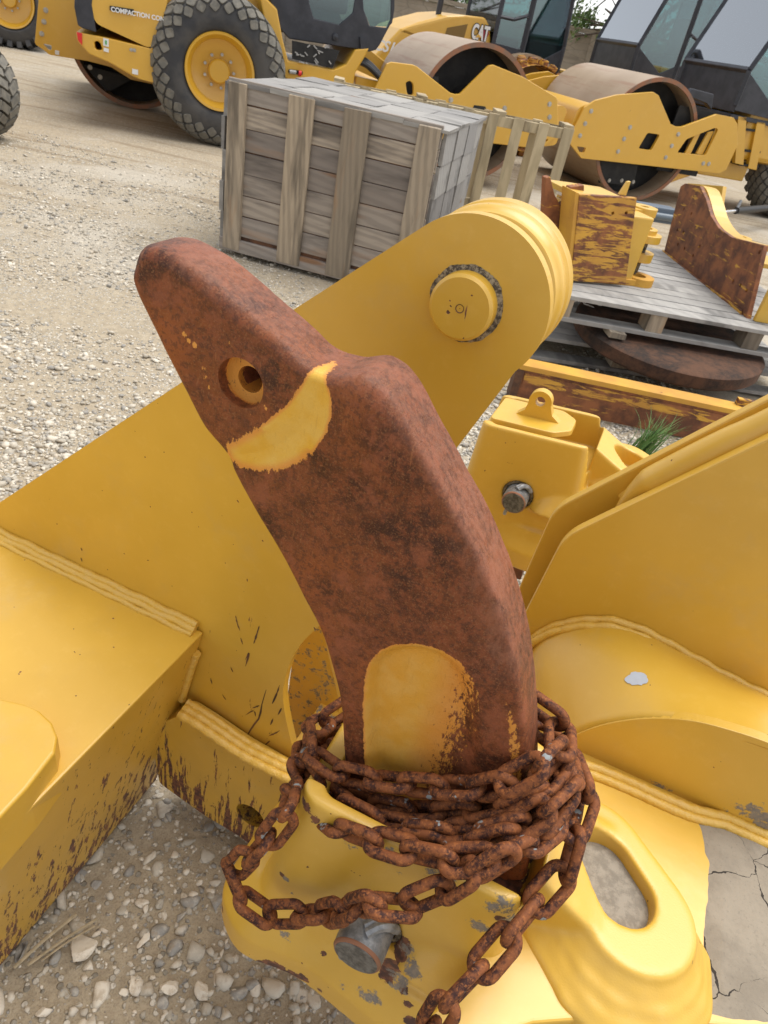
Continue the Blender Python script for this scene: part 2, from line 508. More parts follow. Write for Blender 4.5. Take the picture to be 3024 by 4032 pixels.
def stone_mat(name, a, b, cc):
    k = NT(name, .85)
    oc = k.voro(31, 'F1', 'Color', None)
    g = k.t.nodes.new('ShaderNodeNewGeometry')
    r = g.outputs['Random Per Island']
    c = k.mix(k.ramp(r, 0, 1), a, b)
    c = k.mix(k.ramp(k.math('FRACT', k.math('MULTIPLY', r, 7.3)), .78, .8), c, cc)
    c = k.mix(k.ramp(k.noise(70, 6, .7), .45, .7, 0, .55), c, (0.62, 0.57, 0.48))
    c = k.mix(k.ramp(k.noise(33, 5, .7), .52, .66, 0, .55), c, (0.33, 0.25, 0.16))
    k.color(c); k.bump(k.noise(170, 5, .7), .5, .002)
    return k.m
M['stone'] = stone_mat('limestone_gravel', (0.36, 0.325, 0.265), (0.68, 0.62, 0.52), (0.29, 0.275, 0.25))
# weathered wood; boards of an object differ by face island
def wood_mat(name, a, b, dark, sc=1., ax=(1, 1, 1), warm=.3):
    k = NT(name, .85)
    g = k.t.nodes.new('ShaderNodeNewGeometry'); oi = k.t.nodes.new('ShaderNodeObjectInfo'); r = k.math('FRACT', k.math('ADD', g.outputs['Random Per Island'], oi.outputs['Random']))
    off = k.t.nodes.new('ShaderNodeVectorMath'); off.operation = 'ADD'
    cb = k.t.nodes.new('ShaderNodeCombineXYZ')
    k.L(k.math('MULTIPLY', r, 13.), cb.inputs[0]); k.L(k.math('MULTIPLY', r, 29.), cb.inputs[1]); k.L(k.math('MULTIPLY', r, 17.), cb.inputs[2])
    k.L(k.coord(ax), off.inputs[0]); k.L(cb.outputs[0], off.inputs[1]); v = off.outputs[0]
    w = k.t.nodes.new('ShaderNodeTexWave'); w.wave_type = 'RINGS'; w.rings_direction = 'SPHERICAL'
    w.inputs['Scale'].default_value = 3.2*sc; w.inputs['Distortion'].default_value = 7; w.inputs['Detail'].default_value = 4
    w.inputs['Detail Scale'].default_value = .6; k.L(v, w.inputs['Vector'])
    c = k.mix(r, a, b)
    c = k.mix(k.ramp(w.outputs['Fac'], .2, .9, .0, .36), c, dark)
    c = k.mix(k.ramp(k.math('FRACT', k.math('MULTIPLY', r, 5.7)), .70, .95, 0, .6), c, dark)
    c = k.mix(k.ramp(k.noise(9*sc, 5, .7, v), .5, .75, 0, .5), c, dark)
    c = k.mix(k.ramp(k.noise(1.6*sc, 4, .6, v), .5, .68, 0, .75), c, tuple(x*.45 for x in dark))
    c = k.mix(k.ramp(k.noise(2.2*sc, 3, .6, v), .58, .72, 0, warm), c, (0.36, 0.19, 0.08))
    kn = k.voro(1.1*sc, 'F1', 'Distance', v)
    c = k.mix(k.ramp(kn, .05, .12, .8, 0), c, (0.24, 0.115, 0.045))
    k.color(c); k.bump(k.math('ADD', w.outputs['Fac'], k.noise(60*sc, 5)), .3, .0015)
    return k.m
M['wood_h'] = wood_mat('weathered_boards', (0.43, 0.36, 0.28), (0.29, 0.26, 0.235), (0.155, 0.13, 0.115), 2.4, (.25, 1, 1.6))
M['wood_v'] = wood_mat('weathered_battens', (0.43, 0.345, 0.245), (0.33, 0.28, 0.22), (0.17, 0.14, 0.105), 2.4, (2., 1, .25), .45)
M['wood_grey'] = wood_mat('silver_grey_boards', (0.36, 0.345, 0.32), (0.26, 0.25, 0.24), (0.2, 0.19, 0.18), 2., (.3, 1, 1), .0)
M['wood_new'] = wood_mat('pale_new_timber', (0.56, 0.46, 0.29), (0.44, 0.36, 0.23), (0.32, 0.25, 0.15), 2., (1.6, 1, .2), .1)
M['wood_deck'] = wood_mat('grey_pallet_boards', (0.40, 0.385, 0.36), (0.33, 0.32, 0.30), (0.25, 0.24, 0.23), 2., (1, .3, 1), .0)

# ================================================================== SETTING: ground
def ground_h(x, y):
    r = math.hypot(x, y)
    f = min(1, max(0, (r-2.0)/6))
    h = .05*f*(mnoise.noise(Vector((x*.35, y*.35, 3)))) + .014*mnoise.noise(Vector((x*2.2, y*2.2, 1)))
    return h-.012
gb = MB()
xs = sorted(set([round(t, 3) for t in np.concatenate([np.linspace(-3, 3, 121), np.linspace(-14, 14, 113), np.linspace(-60, 60, 31), np.linspace(-400, 400, 11)])]))
ys = sorted(set([round(t, 3) for t in np.concatenate([np.linspace(-.5, 6, 131), np.linspace(-4, 18, 89), np.linspace(-20, 60, 21), np.linspace(-100, 700, 9)])]))
nx, ny = len(xs), len(ys)
gv = [(x, y, ground_h(x, y)) for y in ys for x in xs]
gf = [(j*nx+i, j*nx+i+1, (j+1)*nx+i+1, (j+1)*nx+i) for j in range(ny-1) for i in range(nx-1)]
gb.add(gv, gf, True)
tag(gb.build('gravel_yard', M['ground'], fixn=False), 'pale gravel and dirt yard', kind='structure')

# loose stones
def ico(sub=1):
    bm = bmesh.new(); bmesh.ops.create_icosphere(bm, subdivisions=sub, radius=1)
    v = np.array([x.co[:] for x in bm.verts]); f = [tuple(q.index for q in p.verts) for p in bm.faces]; bm.free(); return v, f
ICO1, ICO2, ICO3 = ico(1), ico(2), ico(3)
def rock_verts(base, size, seed, angular=.5):
    v = base.copy()
    r = np.random.default_rng(seed)
    # random facets: clip by planes -> angular broken stone
    for q in range(int(5+angular*8)):
        n = r.normal(size=3); n /= np.linalg.norm(n); d = r.uniform(.38, .78)
        k = v @ n; m = k > d
        v[m] -= np.outer(k[m]-d, n)
    v *= np.array([r.uniform(.8, 1.25), r.uniform(.65, 1.05), r.uniform(.35, .7)])
    v += r.normal(scale=.012, size=v.shape)
    a = r.uniform(0, 2*PI); tl = r.uniform(-.4, .4)
    R = np.array(Matrix.Rotation(a, 3, 'Z') @ Matrix.Rotation(tl, 3, 'X'))
    return (v @ R.T)*size
def scatter(n, sizefn, posfn, base, name, label, seed):
    r = np.random.default_rng(seed)
    protos = [rock_verts(base[0], 1., seed*100+i, .7) for i in range(24)]
    V = []; F = []; fb = np.array(base[1]); off = 0
    for i in range(n):
        x, y = posfn(r)
        s = sizefn(r)
        a = r.uniform(0, 2*PI); ca, sa = math.cos(a), math.sin(a)
        p = protos[r.integers(24)]*s
        q = np.c_[p[:, 0]*ca-p[:, 1]*sa+x, p[:, 0]*sa+p[:, 1]*ca+y, p[:, 2]+ground_h(x, y)+s*r.uniform(-.15, .3)]
        V.append(q); F.append(fb+off); off += len(q)
    V = np.concatenate(V); F = np.concatenate(F)
    me = bpy.data.meshes.new(name)
    me.vertices.add(len(V)); me.vertices.foreach_set('co', V.astype(np.float32).ravel())
    me.loops.add(len(F)*3); me.loops.foreach_set('vertex_index', F.astype(np.int32).ravel())
    me.polygons.add(len(F)); me.polygons.foreach_set('loop_start', np.arange(0, len(F)*3, 3, dtype=np.int32))
    me.update(); me.validate()
    me.materials.append(M['stone'])
    o = bpy.data.objects.new(name, me); link(o)
    return tag(o, label, 'gravel', kind='stuff')
def near_pos(r):
    while True:
        x = r.uniform(-1.6, .75); y = r.uniform(.25, 1.7)
        return x, y
scatter(17000, lambda r: min(.0022+r.gamma(1.5, .0022), .015), near_pos, ICO1, 'gravel', 'small broken limestone gravel scattered over dirt in front of the ripper', 3)
def big_pos(r):
    # thicker toward the lower middle, as in the photo
    while True:
        x = r.uniform(-.75, .5); y = r.uniform(.3, 1.3)
        if r.uniform() < .25+.75*math.exp(-((x-.0)**2/.12+(y-.55)**2/.06)): return x, y
scatter(560, lambda r: .008+.019*r.uniform()**1.7, big_pos, ICO2, 'gravel', 'walnut sized grey and cream stones lying among the gravel', 5)
def mid_pos(r):
    while True:
        y = 1.6+6.0*r.uniform()**1.5
        x = r.uniform(-.85*y-.4, .35*y+.3)
        if r.uniform() < .35+1.3*(mnoise.noise(Vector((x*.9, y*1.6, 4)))+.15): return x, y
scatter(62000, lambda r: min(.004+r.gamma(1.5, .0040), .03), mid_pos, ICO1, 'gravel', 'pale crushed stone covering the open yard in the middle distance', 11)
scatter(2600, lambda r: r.uniform(.009, .02), lambda r: (r.uniform(.2, 1.25), r.uniform(2.1, 3.7)), ICO1, 'gravel', 'clean white crushed stone between the ripper and the rusty channel', 12)

# the largest single stones in the foreground
for (px, py, s, lab) in [(175, 2046, .031, 'largest stone of the gravel, lying beside the dry stalks at lower left'),
                          (440, 2139, .024, 'big blocky stone just left of the lower edge of the yellow casting'),
                          (368, 2128, .021, 'chunky stone next to the big blocky one, on its left side'),
                          (310, 2031, .018, 'pale stone between the dry stalks and the lower left tip of the casting'),
                          (288, 2122, .018, 'third stone from the casting in the bottom row of larger gravel'),
                          (92, 2181, .018, 'lone larger stone near the bottom left corner of the photo')]:
    q = on_z(px, py, 0)
    v = rock_verts(ICO3[0], s, int(px), .9)
    b = MB(); b.add([(a[0], a[1], a[2]) for a in v], ICO3[1])
    o = b.build('stone', M['stone'])
    o.location = (q[0], q[1], s*.35+ground_h(q[0], q[1]))
    tag(o, lab, 'stone', 'larger stones in the near gravel')

# ================================================================== RIPPER FRAME
RZ = -AZ
ripper = thing('ripper_attachment', 'large yellow ripper attachment standing on gravel, with arms, box beam and shank pockets', 'ripper', tuple(P0), RZ)
f_uw = lambda a, b, d: (a, d, b)        # outline in (u,w), extruded along v
f_uv = lambda a, b, d: (a, b, d)

# main lift arm plate
pinc = (0.4427, 1.266)
arcR = .0935
A_out = [uw(-260, 1257, 0), uw(0, 1085, 0), uw(500, 755, 0)]
a1 = math.radians(133); a0 = math.radians(-37)
A_out += [(pinc[0]+arcR*math.cos(a1+(a0-a1)*i/36), pinc[1]+arcR*math.sin(a1+(a0-a1)*i/36)) for i in range(37)]
A_out += [uw(1000, 950, 0), uw(690, 1352, 0)]
cut = [uw(*p, 0) for p in [(690, 1352), (655, 1385), (632, 1420), (617, 1460), (611, 1500), (616, 1545), (628, 1600), (645, 1665), (662, 1730), (690, 1850), (720, 2000)]]
A_out += [tuple(p) for p in spline(cut, 30)[1:]]
A_out += [(cut[-1][0], .02), (.06, .02), (.05, .3), (A_out[0][0], .45)]
b = MB().prism(A_out, 0, .018, f_uw)
arm = b.build('arm_plate', M['yellow_wear'], ripper, bevel=.0025)
P_scr = [uw(*p, 0) for p in [(450, 1330), (560, 1290), (640, 1400), (600, 1480), (640, 1640), (600, 1720), (440, 1560)]]
bmm = bmesh.new(); bmm.from_mesh(arm.data)
arm.modifiers.clear()
# subdivide the big plate so wear can vary across it
bmesh.ops.triangulate(bmm, faces=bmm.faces)
bmesh.ops.subdivide_edges(bmm, edges=[e for e in bmm.edges if e.calc_length() > .08], cuts=6, use_grid_fill=True)
bmm.to_mesh(arm.data); bmm.free()
set_attr(arm, 'wear', lambda c: np.clip(.5+sdf_poly(c[:, [0, 2]], P_scr)/.12, 0, 1)*.52*(c[:, 1] < .02)+.0)
b = MB(); rs_ = random.Random(8)
lines = [[(509, 1330), (512, 1345), (518, 1362)], [(520, 1378), (524, 1392)], [(560, 1352), (553, 1375), (548, 1390)], [(530, 1425), (538, 1410), (530, 1440)], [(575, 1490), (566, 1520), (560, 1550), (545, 1570), (528, 1600)], [(604, 1480), (597, 1500), (588, 1520)], [(545, 1530), (560, 1524)], [(530, 1545), (548, 1535), (552, 1548)], [(580, 1590), (596, 1583), (604, 1578)], [(572, 1610), (583, 1600)], [(600, 1545), (608, 1530)], [(498, 1440), (503, 1452)], [(480, 1500), (488, 1512)], [(455, 1465), (458, 1478)], [(590, 1552), (584, 1566)], [(175, 1183), (177, 1190)], [(175, 1205), (177, 1213)]]
for ln in lines:
    P = spline([tuple(uw(x, y, -.0006)[:1])+(-.0006, uw(x, y, -.0006)[1]) for x, y in ln], 9)
    vs = []
    for q in range(9):
        hw = .0017*math.sin(PI*(q+.6)/9.6)*rs_.uniform(.5, 1.3)
        vs += [(P[q][0]-hw, -.0006, P[q][2]), (P[q][0]+hw, -.0006, P[q][2]-hw*.4)]
    b.add(vs, [(2*q, 2*q+1, 2*q+3, 2*q+2) for q in range(8)])
b.build('scratches', M['rust'], arm)['kind'] = 'stuff'
# pivot pin, its greasy ring and bosses
pp = (pinc[0], 0, pinc[1])
b = MB().lathe([(.0005, -.021), (.033, -.021), (.0365, -.0175), (.0375, .02)], pp, (0, 1, 0), 64)
pin = b.build('pivot_pin', M['yellow_wear'], ripper)
set_attr(pin, 'wear', lambda c: np.where(c[:, 1] < -.02, .55, .1)*(np.hypot(c[:, 0]-pinc[0], c[:, 2]-pinc[1]) < .02))
b = MB().lathe([(.005, -.0216), (.0005, -.019)], pp, (0, 1, 0), 16).build('centre_mark', M['rust'], pin)
ring = MB()
n = 120; vs = []
for i in range(n):
    a = 2*PI*i/n
    ro = .0430+.0012*mnoise.noise(Vector((math.cos(a)*2.2, math.sin(a)*2.2, 1)))*2+.0005*random.uniform(-1, 1)
    for (r, h) in ((.036, -.0025), (.0395, -.0015), (ro, -.0004)):
        vs.append((pinc[0]+math.cos(a)*r, h, pinc[1]+math.sin(a)*r))
fs = [(i*3+q, ((i+1) % n)*3+q, ((i+1) % n)*3+q+1, i*3+q+1) for i in range(n) for q in (0, 1)]
ring.add(vs, fs, True).build('grease_ring', M['grease'], ripper)
prof = [(.045, .028), (.088, .030), (.0885, .040), (.078, .046), (.074, .052), (.074, .062), (.080, .072), (.0885, .078), (.0925, .084), (.0935, .096), (.0915, .106), (.0935, .112), (.0935, .135), (.090, .142), (.05, .142)]
b = MB().lathe([(.040, .018), (.079, .018), (.081, .030), (.080, .052)], pp, (0, 1, 0), 72)
b.build('greasy_neck', M['grime'], ripper)
b = MB().lathe([(.070, .050), (.084, .0505), (.0885, .054), (.0892, .062), (.0915, .066), (.094, .070), (.0945, .084), (.092, .088), (.0905, .092), (.092, .096), (.0955, .100), (.0960, .122), (.092, .128), (.03, .128)], pp, (0, 1, 0), 96)
b.build('bearing_boss', M['yellow'], ripper)

# front box beam: leans under towards the ground, runs to the viewer
BT = .562
bu = uw(441, 1371, 0)[0]
prof_beam = [(bu, BT), (.0, .015), (-.03, .0), (-1.6, .0), (-1.6, BT)]
b = MB()
nv = 60; vs = []; m = 24
cross = []
for i in range(m+1):
    t = i/m; cross.append((bu*(1-t)+.0*t, BT*(1-t)+.015*t))
cross += [(-.03, 0), (-1.5, 0), (-1.5, BT), (-.7, BT), (-.35, BT), (-.1, BT)]
vv_ = np.linspace(-.001, -1.35, nv)
for v in vv_:
    for (u, w) in cross: vs.append((u, v, w))
K = len(cross)
fs = [(i*K+q, i*K+(q+1) % K, (i+1)*K+(q+1) % K, (i+1)*K+q) for i in range(nv-1) for q in range(K)]
fs += [tuple(range(K)), tuple((nv-1)*K+q for q in reversed(range(K)))]
b.add(vs, fs)
beam = b.build('cross_beam', M['yellow_wear'], ripper)
def beam_wear(c):
    w = c[:, 2]; face = (c[:, 0] > -.05) & (w < BT-.004)
    return np.where(face, .36+.30*np.clip(1-w/.42, 0, 1)**1.0, .02)
set_attr(beam, 'wear', beam_wear)
mm_ = beam.modifiers.new('b', 'BEVEL'); mm_.width = .004; mm_.segments = 2; mm_.limit_method = 'ANGLE'; mm_.angle_limit = math.radians(50)
# raised pad on the beam with a rounded corner
pad_px = [(-160, 1505), (0, 1508), (45, 1518), (85, 1535), (112, 1560), (124, 1590), (118, 1625), (60, 1700), (-60, 1830), (-160, 1900)]
PT = BT+.045
b = MB().prism([uv_(x, y, PT) for x, y in pad_px], BT-.06, PT, f_uv)
pad = b.build('raised_pad', M['yellow_wear'], ripper, bevel=.010, seg=4)
pad.data.attributes.new('wear', 'FLOAT', 'POINT')
# small lip casting between pad and edge
# weld beads
def bead(pts, r, name='weld_bead', parent=ripper, n=None, mat='weld', wob=.10, rows=1, off=(0, 0, 0)):
    mb = MB()
    for q in range(rows):
        P = spline([tuple(np.array(p)+np.array(off)*q) for p in pts], n or 90)
        rr = [r*(1+wob*.9*math.sin(i*1.9+q)*.35+wob*random.uniform(-.6, .6)) for i in range(len(P))]
        mb.tube(P, rr, 10)
    return mb.build(name, M[mat], parent)
wl0 = (-.55, 0, BT); wl1 = (bu-.012, 0, BT)
b = MB()
for (dv, dw, r) in ((-.004, .014, .0070), (-.011, .007, .0075), (-.019, .001, .0060)):
    P = [(-.55+(bu-.012+.55)*i/120, dv, BT+dw) for i in range(121)]
    ph = random.uniform(0, 6)
    b.tube([(p[0], p[1]+.0008*math.sin(p[0]*90+ph), p[2]+.0010*math.sin(p[0]*70+ph)) for p in P], [r*(1+.05*math.sin(i*.9+ph)) for i in range(121)], 10)
b.build('weld_bead', M['weld'], ripper)
bead([(bu-.007, -.012, BT-.05), (bu-.018, -.014, BT-.1), (bu-.038, -.014, BT-.2)], .008)

# lug with a hole, bead on its top
lug_px = [(352, 1560), (392, 1545), (440, 1575), (520, 1630), (600, 1675), (645, 1700), (690, 1760), (700, 1830), (650, 1880), (590, 1868), (520, 1808), (440, 1760), (345, 1692), (335, 1640)]
LV = -.045
hc = uw(540, 1762, LV)
lug_o = rounded([uw(x, y, LV) for x, y in lug_px], .01, 3)
b = MB().prism(lug_o, LV, -.002, f_uw, [circ(hc, .033, 32)])
lug = b.build('towing_lug', M['yellow_wear'], ripper)
bmm = bmesh.new(); bmm.from_mesh(lug.data)
bmesh.ops.subdivide_edges(bmm, edges=[e for e in bmm.edges if e.calc_length() > .05], cuts=4, use_grid_fill=True)
bmm.to_mesh(lug.data); bmm.free()
set_attr(lug, 'wear', lambda c: .38+.30*np.clip(1-(c[:, 2]-.05)/.25, 0, 1)+0*c[:, 0])
b = MB()
for (dv, r, dy) in ((-.002, .009, -14), (.012, .009, -20), (.024, .008, -26)):
    P = [(lambda q: (q[0], LV+dv, q[1]))(uw(x, y+dy*.35, LV)) for x, y in [(388, 1545), (440, 1577), (520, 1632), (600, 1675), (650, 1700), (700, 1745)]]
    P = spline(P, 70)
    b.tube(P, [r*(1+.07*math.sin(i*1.1+dv*900)) for i in range(70)], 10)
b.build('weld_bead', M['weld'], lug)
# boss tube behind the lug hole
b = MB().lathe([(.033, 0), (.033, .05), (.001, .05)], (hc[0], LV+.001, hc[1]), (0, 1, 0), 32)
b.build('lug_bore', M['grime'], lug)

# inner bulkhead seen through the cut-out
b = MB().prism([(.22, .0), (.22, .72), (.40, .72), (.55, .60), (.60, .0)], .17, .19, f_uw)
b.bx(.30, .62, .03, .17, .25, .30)
ih = b.build('inner_bulkhead', M['yellow_cast'], ripper)
set_attr(ih, 'mud', lambda c: .35+0*c[:, 0]); set_attr(ih, 'wear', lambda c: .2+0*c[:, 0])
q1 = uw(700, 1375, .06); q2 = uw(733, 1520, .06); q3 = uw(745, 1540, .06); q4 = uw(712, 1380, .06)
b = MB().prism([q1, q2, (q2[0]+.02, q2[1]-.3), (q3[0]+.05, q3[1]-.3), q3, q4], .06, .085, f_uw)
b.build('inner_rib', M['yellow'], ripper, bevel=.002)

# right-hand plates
def right_plate(v, px, name='side_plate'):
    o_ = [uw(x, y, v) for x, y in px]
    ext = o_[-1]; prev = o_[-2]
    d = (ext[0]-prev[0], ext[1]-prev[1])
    o_ += [(ext[0]+d[0]*.8, ext[1]+d[1]*.8), (ext[0]+d[0]*.8+.1, .1), (o_[0][0], .1)]
    b = MB().prism(rounded(o_, [0, .03]+[.0]*(len(o_)-2), 8), v, v+.022, f_uw)
    return b.build(name, M['yellow'], ripper, bevel=.003)
right_plate(.20, [(1120, 1352), (1218, 1160), (1659, 948)])
right_plate(.268, [(1108, 1300), (1196, 1100), (1659, 862)])
# rounded filler between the two plates
P = [(lambda q: (q[0], .245, q[1]))(uw(x, y, .245)) for x, y in [(1340, 1085), (1400, 1030), (1480, 985), (1580, 935), (1659, 900), (1800, 830)]]
P = spline(P, 60)
b = MB().tube([(p[0], p[1], p[2]-.022) for p in P], [.004+.020*min(1, i/14) for i in range(60)], 16)
b.tube([(p[0], .266, p[2]-.004) for p in P], [.006*(1+.12*math.sin(i*1.3)) for i in range(60)], 8)
b.build('filler_weld', M['yellow'], ripper)

# mounting deck at the right with the curved gusset behind
MT = .668
deck_uv = [(.70, -.34), (.70, .25), (1.9, .25), (1.9, -.5), (.90, -.5), (.66, -.42)]
deck_px = [uv_(x, y, MT) for x, y in [(1150, 1640), (1250, 1625), (1500, 1690), (1720, 1760)]]
b = MB().prism([uv_(820, 2290, MT), uv_(1000, 2120, MT), uv_(1100, 1900, MT), uv_(1180, 1560, MT), uv_(1900, 1700, MT), uv_(1900, 2240, MT), uv_(1659, 2226, MT), uv_(1450, 2206, MT), uv_(1300, 2198, MT), uv_(1150, 2210, MT), uv_(1000, 2260, MT)], MT-.05, MT, f_uv)
deck = b.build('mounting_deck', M['yellow'], ripper, bevel=.004, seg=3)
GV = .015
gus = [(1165, 1640), (1205, 1612), (1240, 1590), (1290, 1570), (1350, 1557), (1420, 1552), (1500, 1558), (1580, 1578), (1659, 1604), (1800, 1660)]
go = [tuple(p) for p in spline([uw(x, y, GV) for x, y in gus], 40)]
b = MB().prism(go+[(go[-1][0], .3), (go[0][0], .3)], GV, GV+.016, f_uw)
b.build('curved_gusset', M['yellow_cast'], ripper, bevel=.002)
gusset = bpy.data.objects['curved_gusset']
bmm = bmesh.new(); bmm.from_mesh(gusset.data)
bmesh.ops.subdivide_edges(bmm, edges=[e for e in bmm.edges if e.calc_length() > .05], cuts=7, use_grid_fill=True)
bmm.to_mesh(gusset.data); bmm.free()
mc_ = uw(1410, 1680, GV); mc2 = uw(1659, 1770, GV)
set_attr(gusset, 'mud', lambda c: np.maximum(.55*np.exp(-((c[:, 0]-mc_[0])**2+(c[:, 2]-mc_[1])**2)/.035**2), .55*np.exp(-((c[:, 0]-mc2[0])**2/.10**2+(c[:, 2]-mc2[1]+.02)**2/.05**2))))
# saddle surface from the gusset up to the side plate
wc = [(1110, 1470), (1135, 1405), (1160, 1372), (1200, 1352), (1255, 1340), (1320, 1340), (1390, 1362), (1480, 1410), (1570, 1460), (1659, 1505), (1800, 1590)]
WC = spline([uw(x, y, .20) for x, y in wc], 40)
GC = spline([uw(x, y, GV) for x, y in [(1120, 1700)]+gus], 40)
b = MB(); vs = []; m = 14
for i in range(40):
    for j in range(m+1):
        t = j/m
        u = GC[i][0]*(1-t)+WC[i][0]*t; w = GC[i][1]*(1-t)+WC[i][1]*t
        vs.append((u, GV+.002+(.20-GV)*t, w + .018*math.sin(PI*t)*(1-.3*i/40)))
fs = [(i*(m+1)+j, (i+1)*(m+1)+j, (i+1)*(m+1)+j+1, i*(m+1)+j+1) for i in range(39) for j in range(m)]
b.add(vs, fs, True)
sd_ = b.build('saddle_casting', M['yellow'], ripper)
sm_ = sd_.modifiers.new('s', 'SOLIDIFY'); sm_.thickness = .012; sm_.offset = -1
def decal_on(o, px, grow, name, mat, parent, M0, lift=.0012):
    from mathutils.bvhtree import BVHTree as BV
    bv = BV.FromPolygons([v.co for v in o.data.vertices], [tuple(p.vertices) for p in o.data.polygons])
    inv = M0.inverted(); a = inv @ Vector(CAM); vs = []
    for (x, y) in px:
        d = (inv.to_3x3() @ Vector(ray(x, y))).normalized(); h = bv.ray_cast(a, d)
        if h[0] is None: return
        vs.append(h[0]-d*lift)
    n_ = len(vs)-1
    return MB().add(vs, [(0, 1+i, 1+(i+1) % n_) for i in range(n_)]).build(name, mat, parent, fixn=False)
M_R0 = Matrix.Translation(Vector(P0)) @ Matrix.Rotation(RZ, 4, 'Z')
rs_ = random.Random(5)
decal_on(sd_, [(1375, 1467)]+[(1375+24*math.cos(a)*rs_.uniform(.85, 1.15), 1467+14*math.sin(a)*rs_.uniform(.8, 1.2)) for a in np.linspace(0, 2*PI, 22, endpoint=False)], 1, 'pale_bluish_spot', simple('white_spot', (.46, .50, .56), .5), sd_, M_R0)  # small pale bluish disc laid just above the saddle surface
b = MB()
for (dw, r, dv) in ((.004, .0065, -.004), (-.004, .007, -.013)):
    b.tube([(p[0], .20+dv, p[1]+dw+.0012*math.sin(i*.5)) for i, p in enumerate(spline(WC, 160))], [r*(1+.05*math.sin(i*.8)+.04*random.uniform(-1, 1)) for i in range(160)], 10)
b.build('weld_bead', M['weld'], ripper)
GB = spline([uv_(x, y, MT) for x, y in [(1180, 1640), (1230, 1645), (1290, 1662), (1360, 1690), (1430, 1722), (1500, 1750), (1580, 1768), (1659, 1785)]], 120)
b = MB()
for (dv, dw, r) in ((0, .006, .0075), (-.011, .002, .007)):
    b.tube([(p[0], min(p[1], GV)-.004+dv, MT+dw) for p in GB], [r*(1+.04*math.sin(i*.9+dw*900)+.03*random.uniform(-1, 1)) for i in range(120)], 10)
b.build('weld_bead', M['weld'], ripper)

# dried mud lying on the deck and in the eye
def mud_sheet(poly, z, name, label, th=.004, res=130, ed=.03, mat='mud'):
    P = np.array(poly); lo = P.min(0); hi = P.max(0)
    nx_ = res; ny_ = res
    g = [(lo[0]+(hi[0]-lo[0])*i/(nx_-1), lo[1]+(hi[1]-lo[1])*j/(ny_-1)) for j in range(ny_) for i in range(nx_)]
    s = sdf_poly(g, P)
    vs = []
    for (x, y), d in zip(g, s):
        h = min(1, max(0, (d+.003*mnoise.noise(Vector((x*60, y*60, 0))))/ed))
        vs.append((x, y, z-.0015+th*h+.0018*mnoise.noise(Vector((x*20, y*20, 5)))*h))
    keep = s > -.006
    fs = [(j*nx_+i, j*nx_+i+1, (j+1)*nx_+i+1, (j+1)*nx_+i) for j in range(ny_-1) for i in range(nx_-1) if keep[j*nx_+i] and keep[j*nx_+i+1] and keep[(j+1)*nx_+i] and keep[(j+1)*nx_+i+1]]
    b = MB().add(vs, fs, True)
    bmm = bmesh.new()
    o = b.build(name, M[mat], None)
    bmm.from_mesh(o.data); bmesh.ops.delete(bmm, geom=[v for v in bmm.verts if not v.link_faces], context='VERTS'); bmm.to_mesh(o.data); bmm.free()
    o.location = tuple(P0); o.rotation_euler = (0, 0, RZ)
    return tag(o, label, 'mud')
mud_sheet([uv_(x, y, MT) for x, y in [(1478, 1742), (1500, 1790), (1512, 1850), (1510, 1920), (1505, 2000), (1503, 2100), (1508, 2215), (1900, 2260), (1900, 1830), (1659, 1786), (1560, 1766)]], MT, 'dried_mud', 'cracked dried grey mud lying on the yellow deck at right')

# ------------------------------------------------------------------ shank pocket (cast): union of shapes, voxel remeshed for cast transitions
def loft(mb, a, b_, z0, z1, n=1):
    """closed frustum between polygon a (at z0) and polygon b_ (at z1), same vertex count"""
    m = len(a)
    vs = [(p[0], p[1], z0) for p in a]+[(p[0], p[1], z1) for p in b_]
    fs = [tuple(reversed(range(m))), tuple(range(m, 2*m))]+[(i, (i+1) % m, m+(i+1) % m, m+i) for i in range(m)]
    return mb.add(vs, fs)
def rect(u0, u1, v0, v1, r, n=5):
    return rounded([(u0, v0), (u1, v0), (u1, v1), (u0, v1)], r, n)
CV = -.2175
EY = (.838, -.195)
def capsule(c, ang, hl, r, n=14):
    ca, sa = math.cos(ang), math.sin(ang)
    P = [(hl+r*math.cos(t), r*math.sin(t)) for t in np.linspace(-PI/2, PI/2, n)]+[(-hl+r*math.cos(t), r*math.sin(t)) for t in np.linspace(PI/2, 3*PI/2, n)]
    return [(c[0]+x*ca-y*sa, c[1]+x*sa+y*ca) for x, y in P]
pb = MB()
TT = .785
loft(pb, rect(.424, .76, -.338, -.085, .045), rect(.466, .735, -.325, -.105, .030), .50, TT)
# skirt flaring out under the tower
sk0 = rounded([(.375, -.19), (.372, -.325), (.43, -.368), (.52, -.352), (.66, -.372), (.80, -.372), (.86, -.30), (.86, -.06), (.5, -.02), (.40, -.06)], .03, 4)
sk1 = [(.60+(p[0]-.60)*.93, -.21+(p[1]+.21)*.90) for p in sk0]
sk2 = [(.60+(p[0]-.60)*.80, -.21+(p[1]+.21)*.84) for p in sk0]
loft(pb, sk0, sk0, .418, .472); loft(pb, sk0, sk1, .472, .505); loft(pb, sk1, sk2, .505, .535)
# sloping shoulder to the eye
pb.prism([(.66, .50), (.66, TT-.004), (.735, TT-.010), (.785, .745), (.815, .728), (.835, .722), (.835, .50)], -.272, -.130, f_uw)
loft(pb, capsule(EY, .72*-1, .04, .080), capsule(EY, -.72, .04, .076), .585, .700)
loft(pb, capsule(EY, -.72, .04, .078), capsule(EY, -.72, .04, .070), .700, .722)
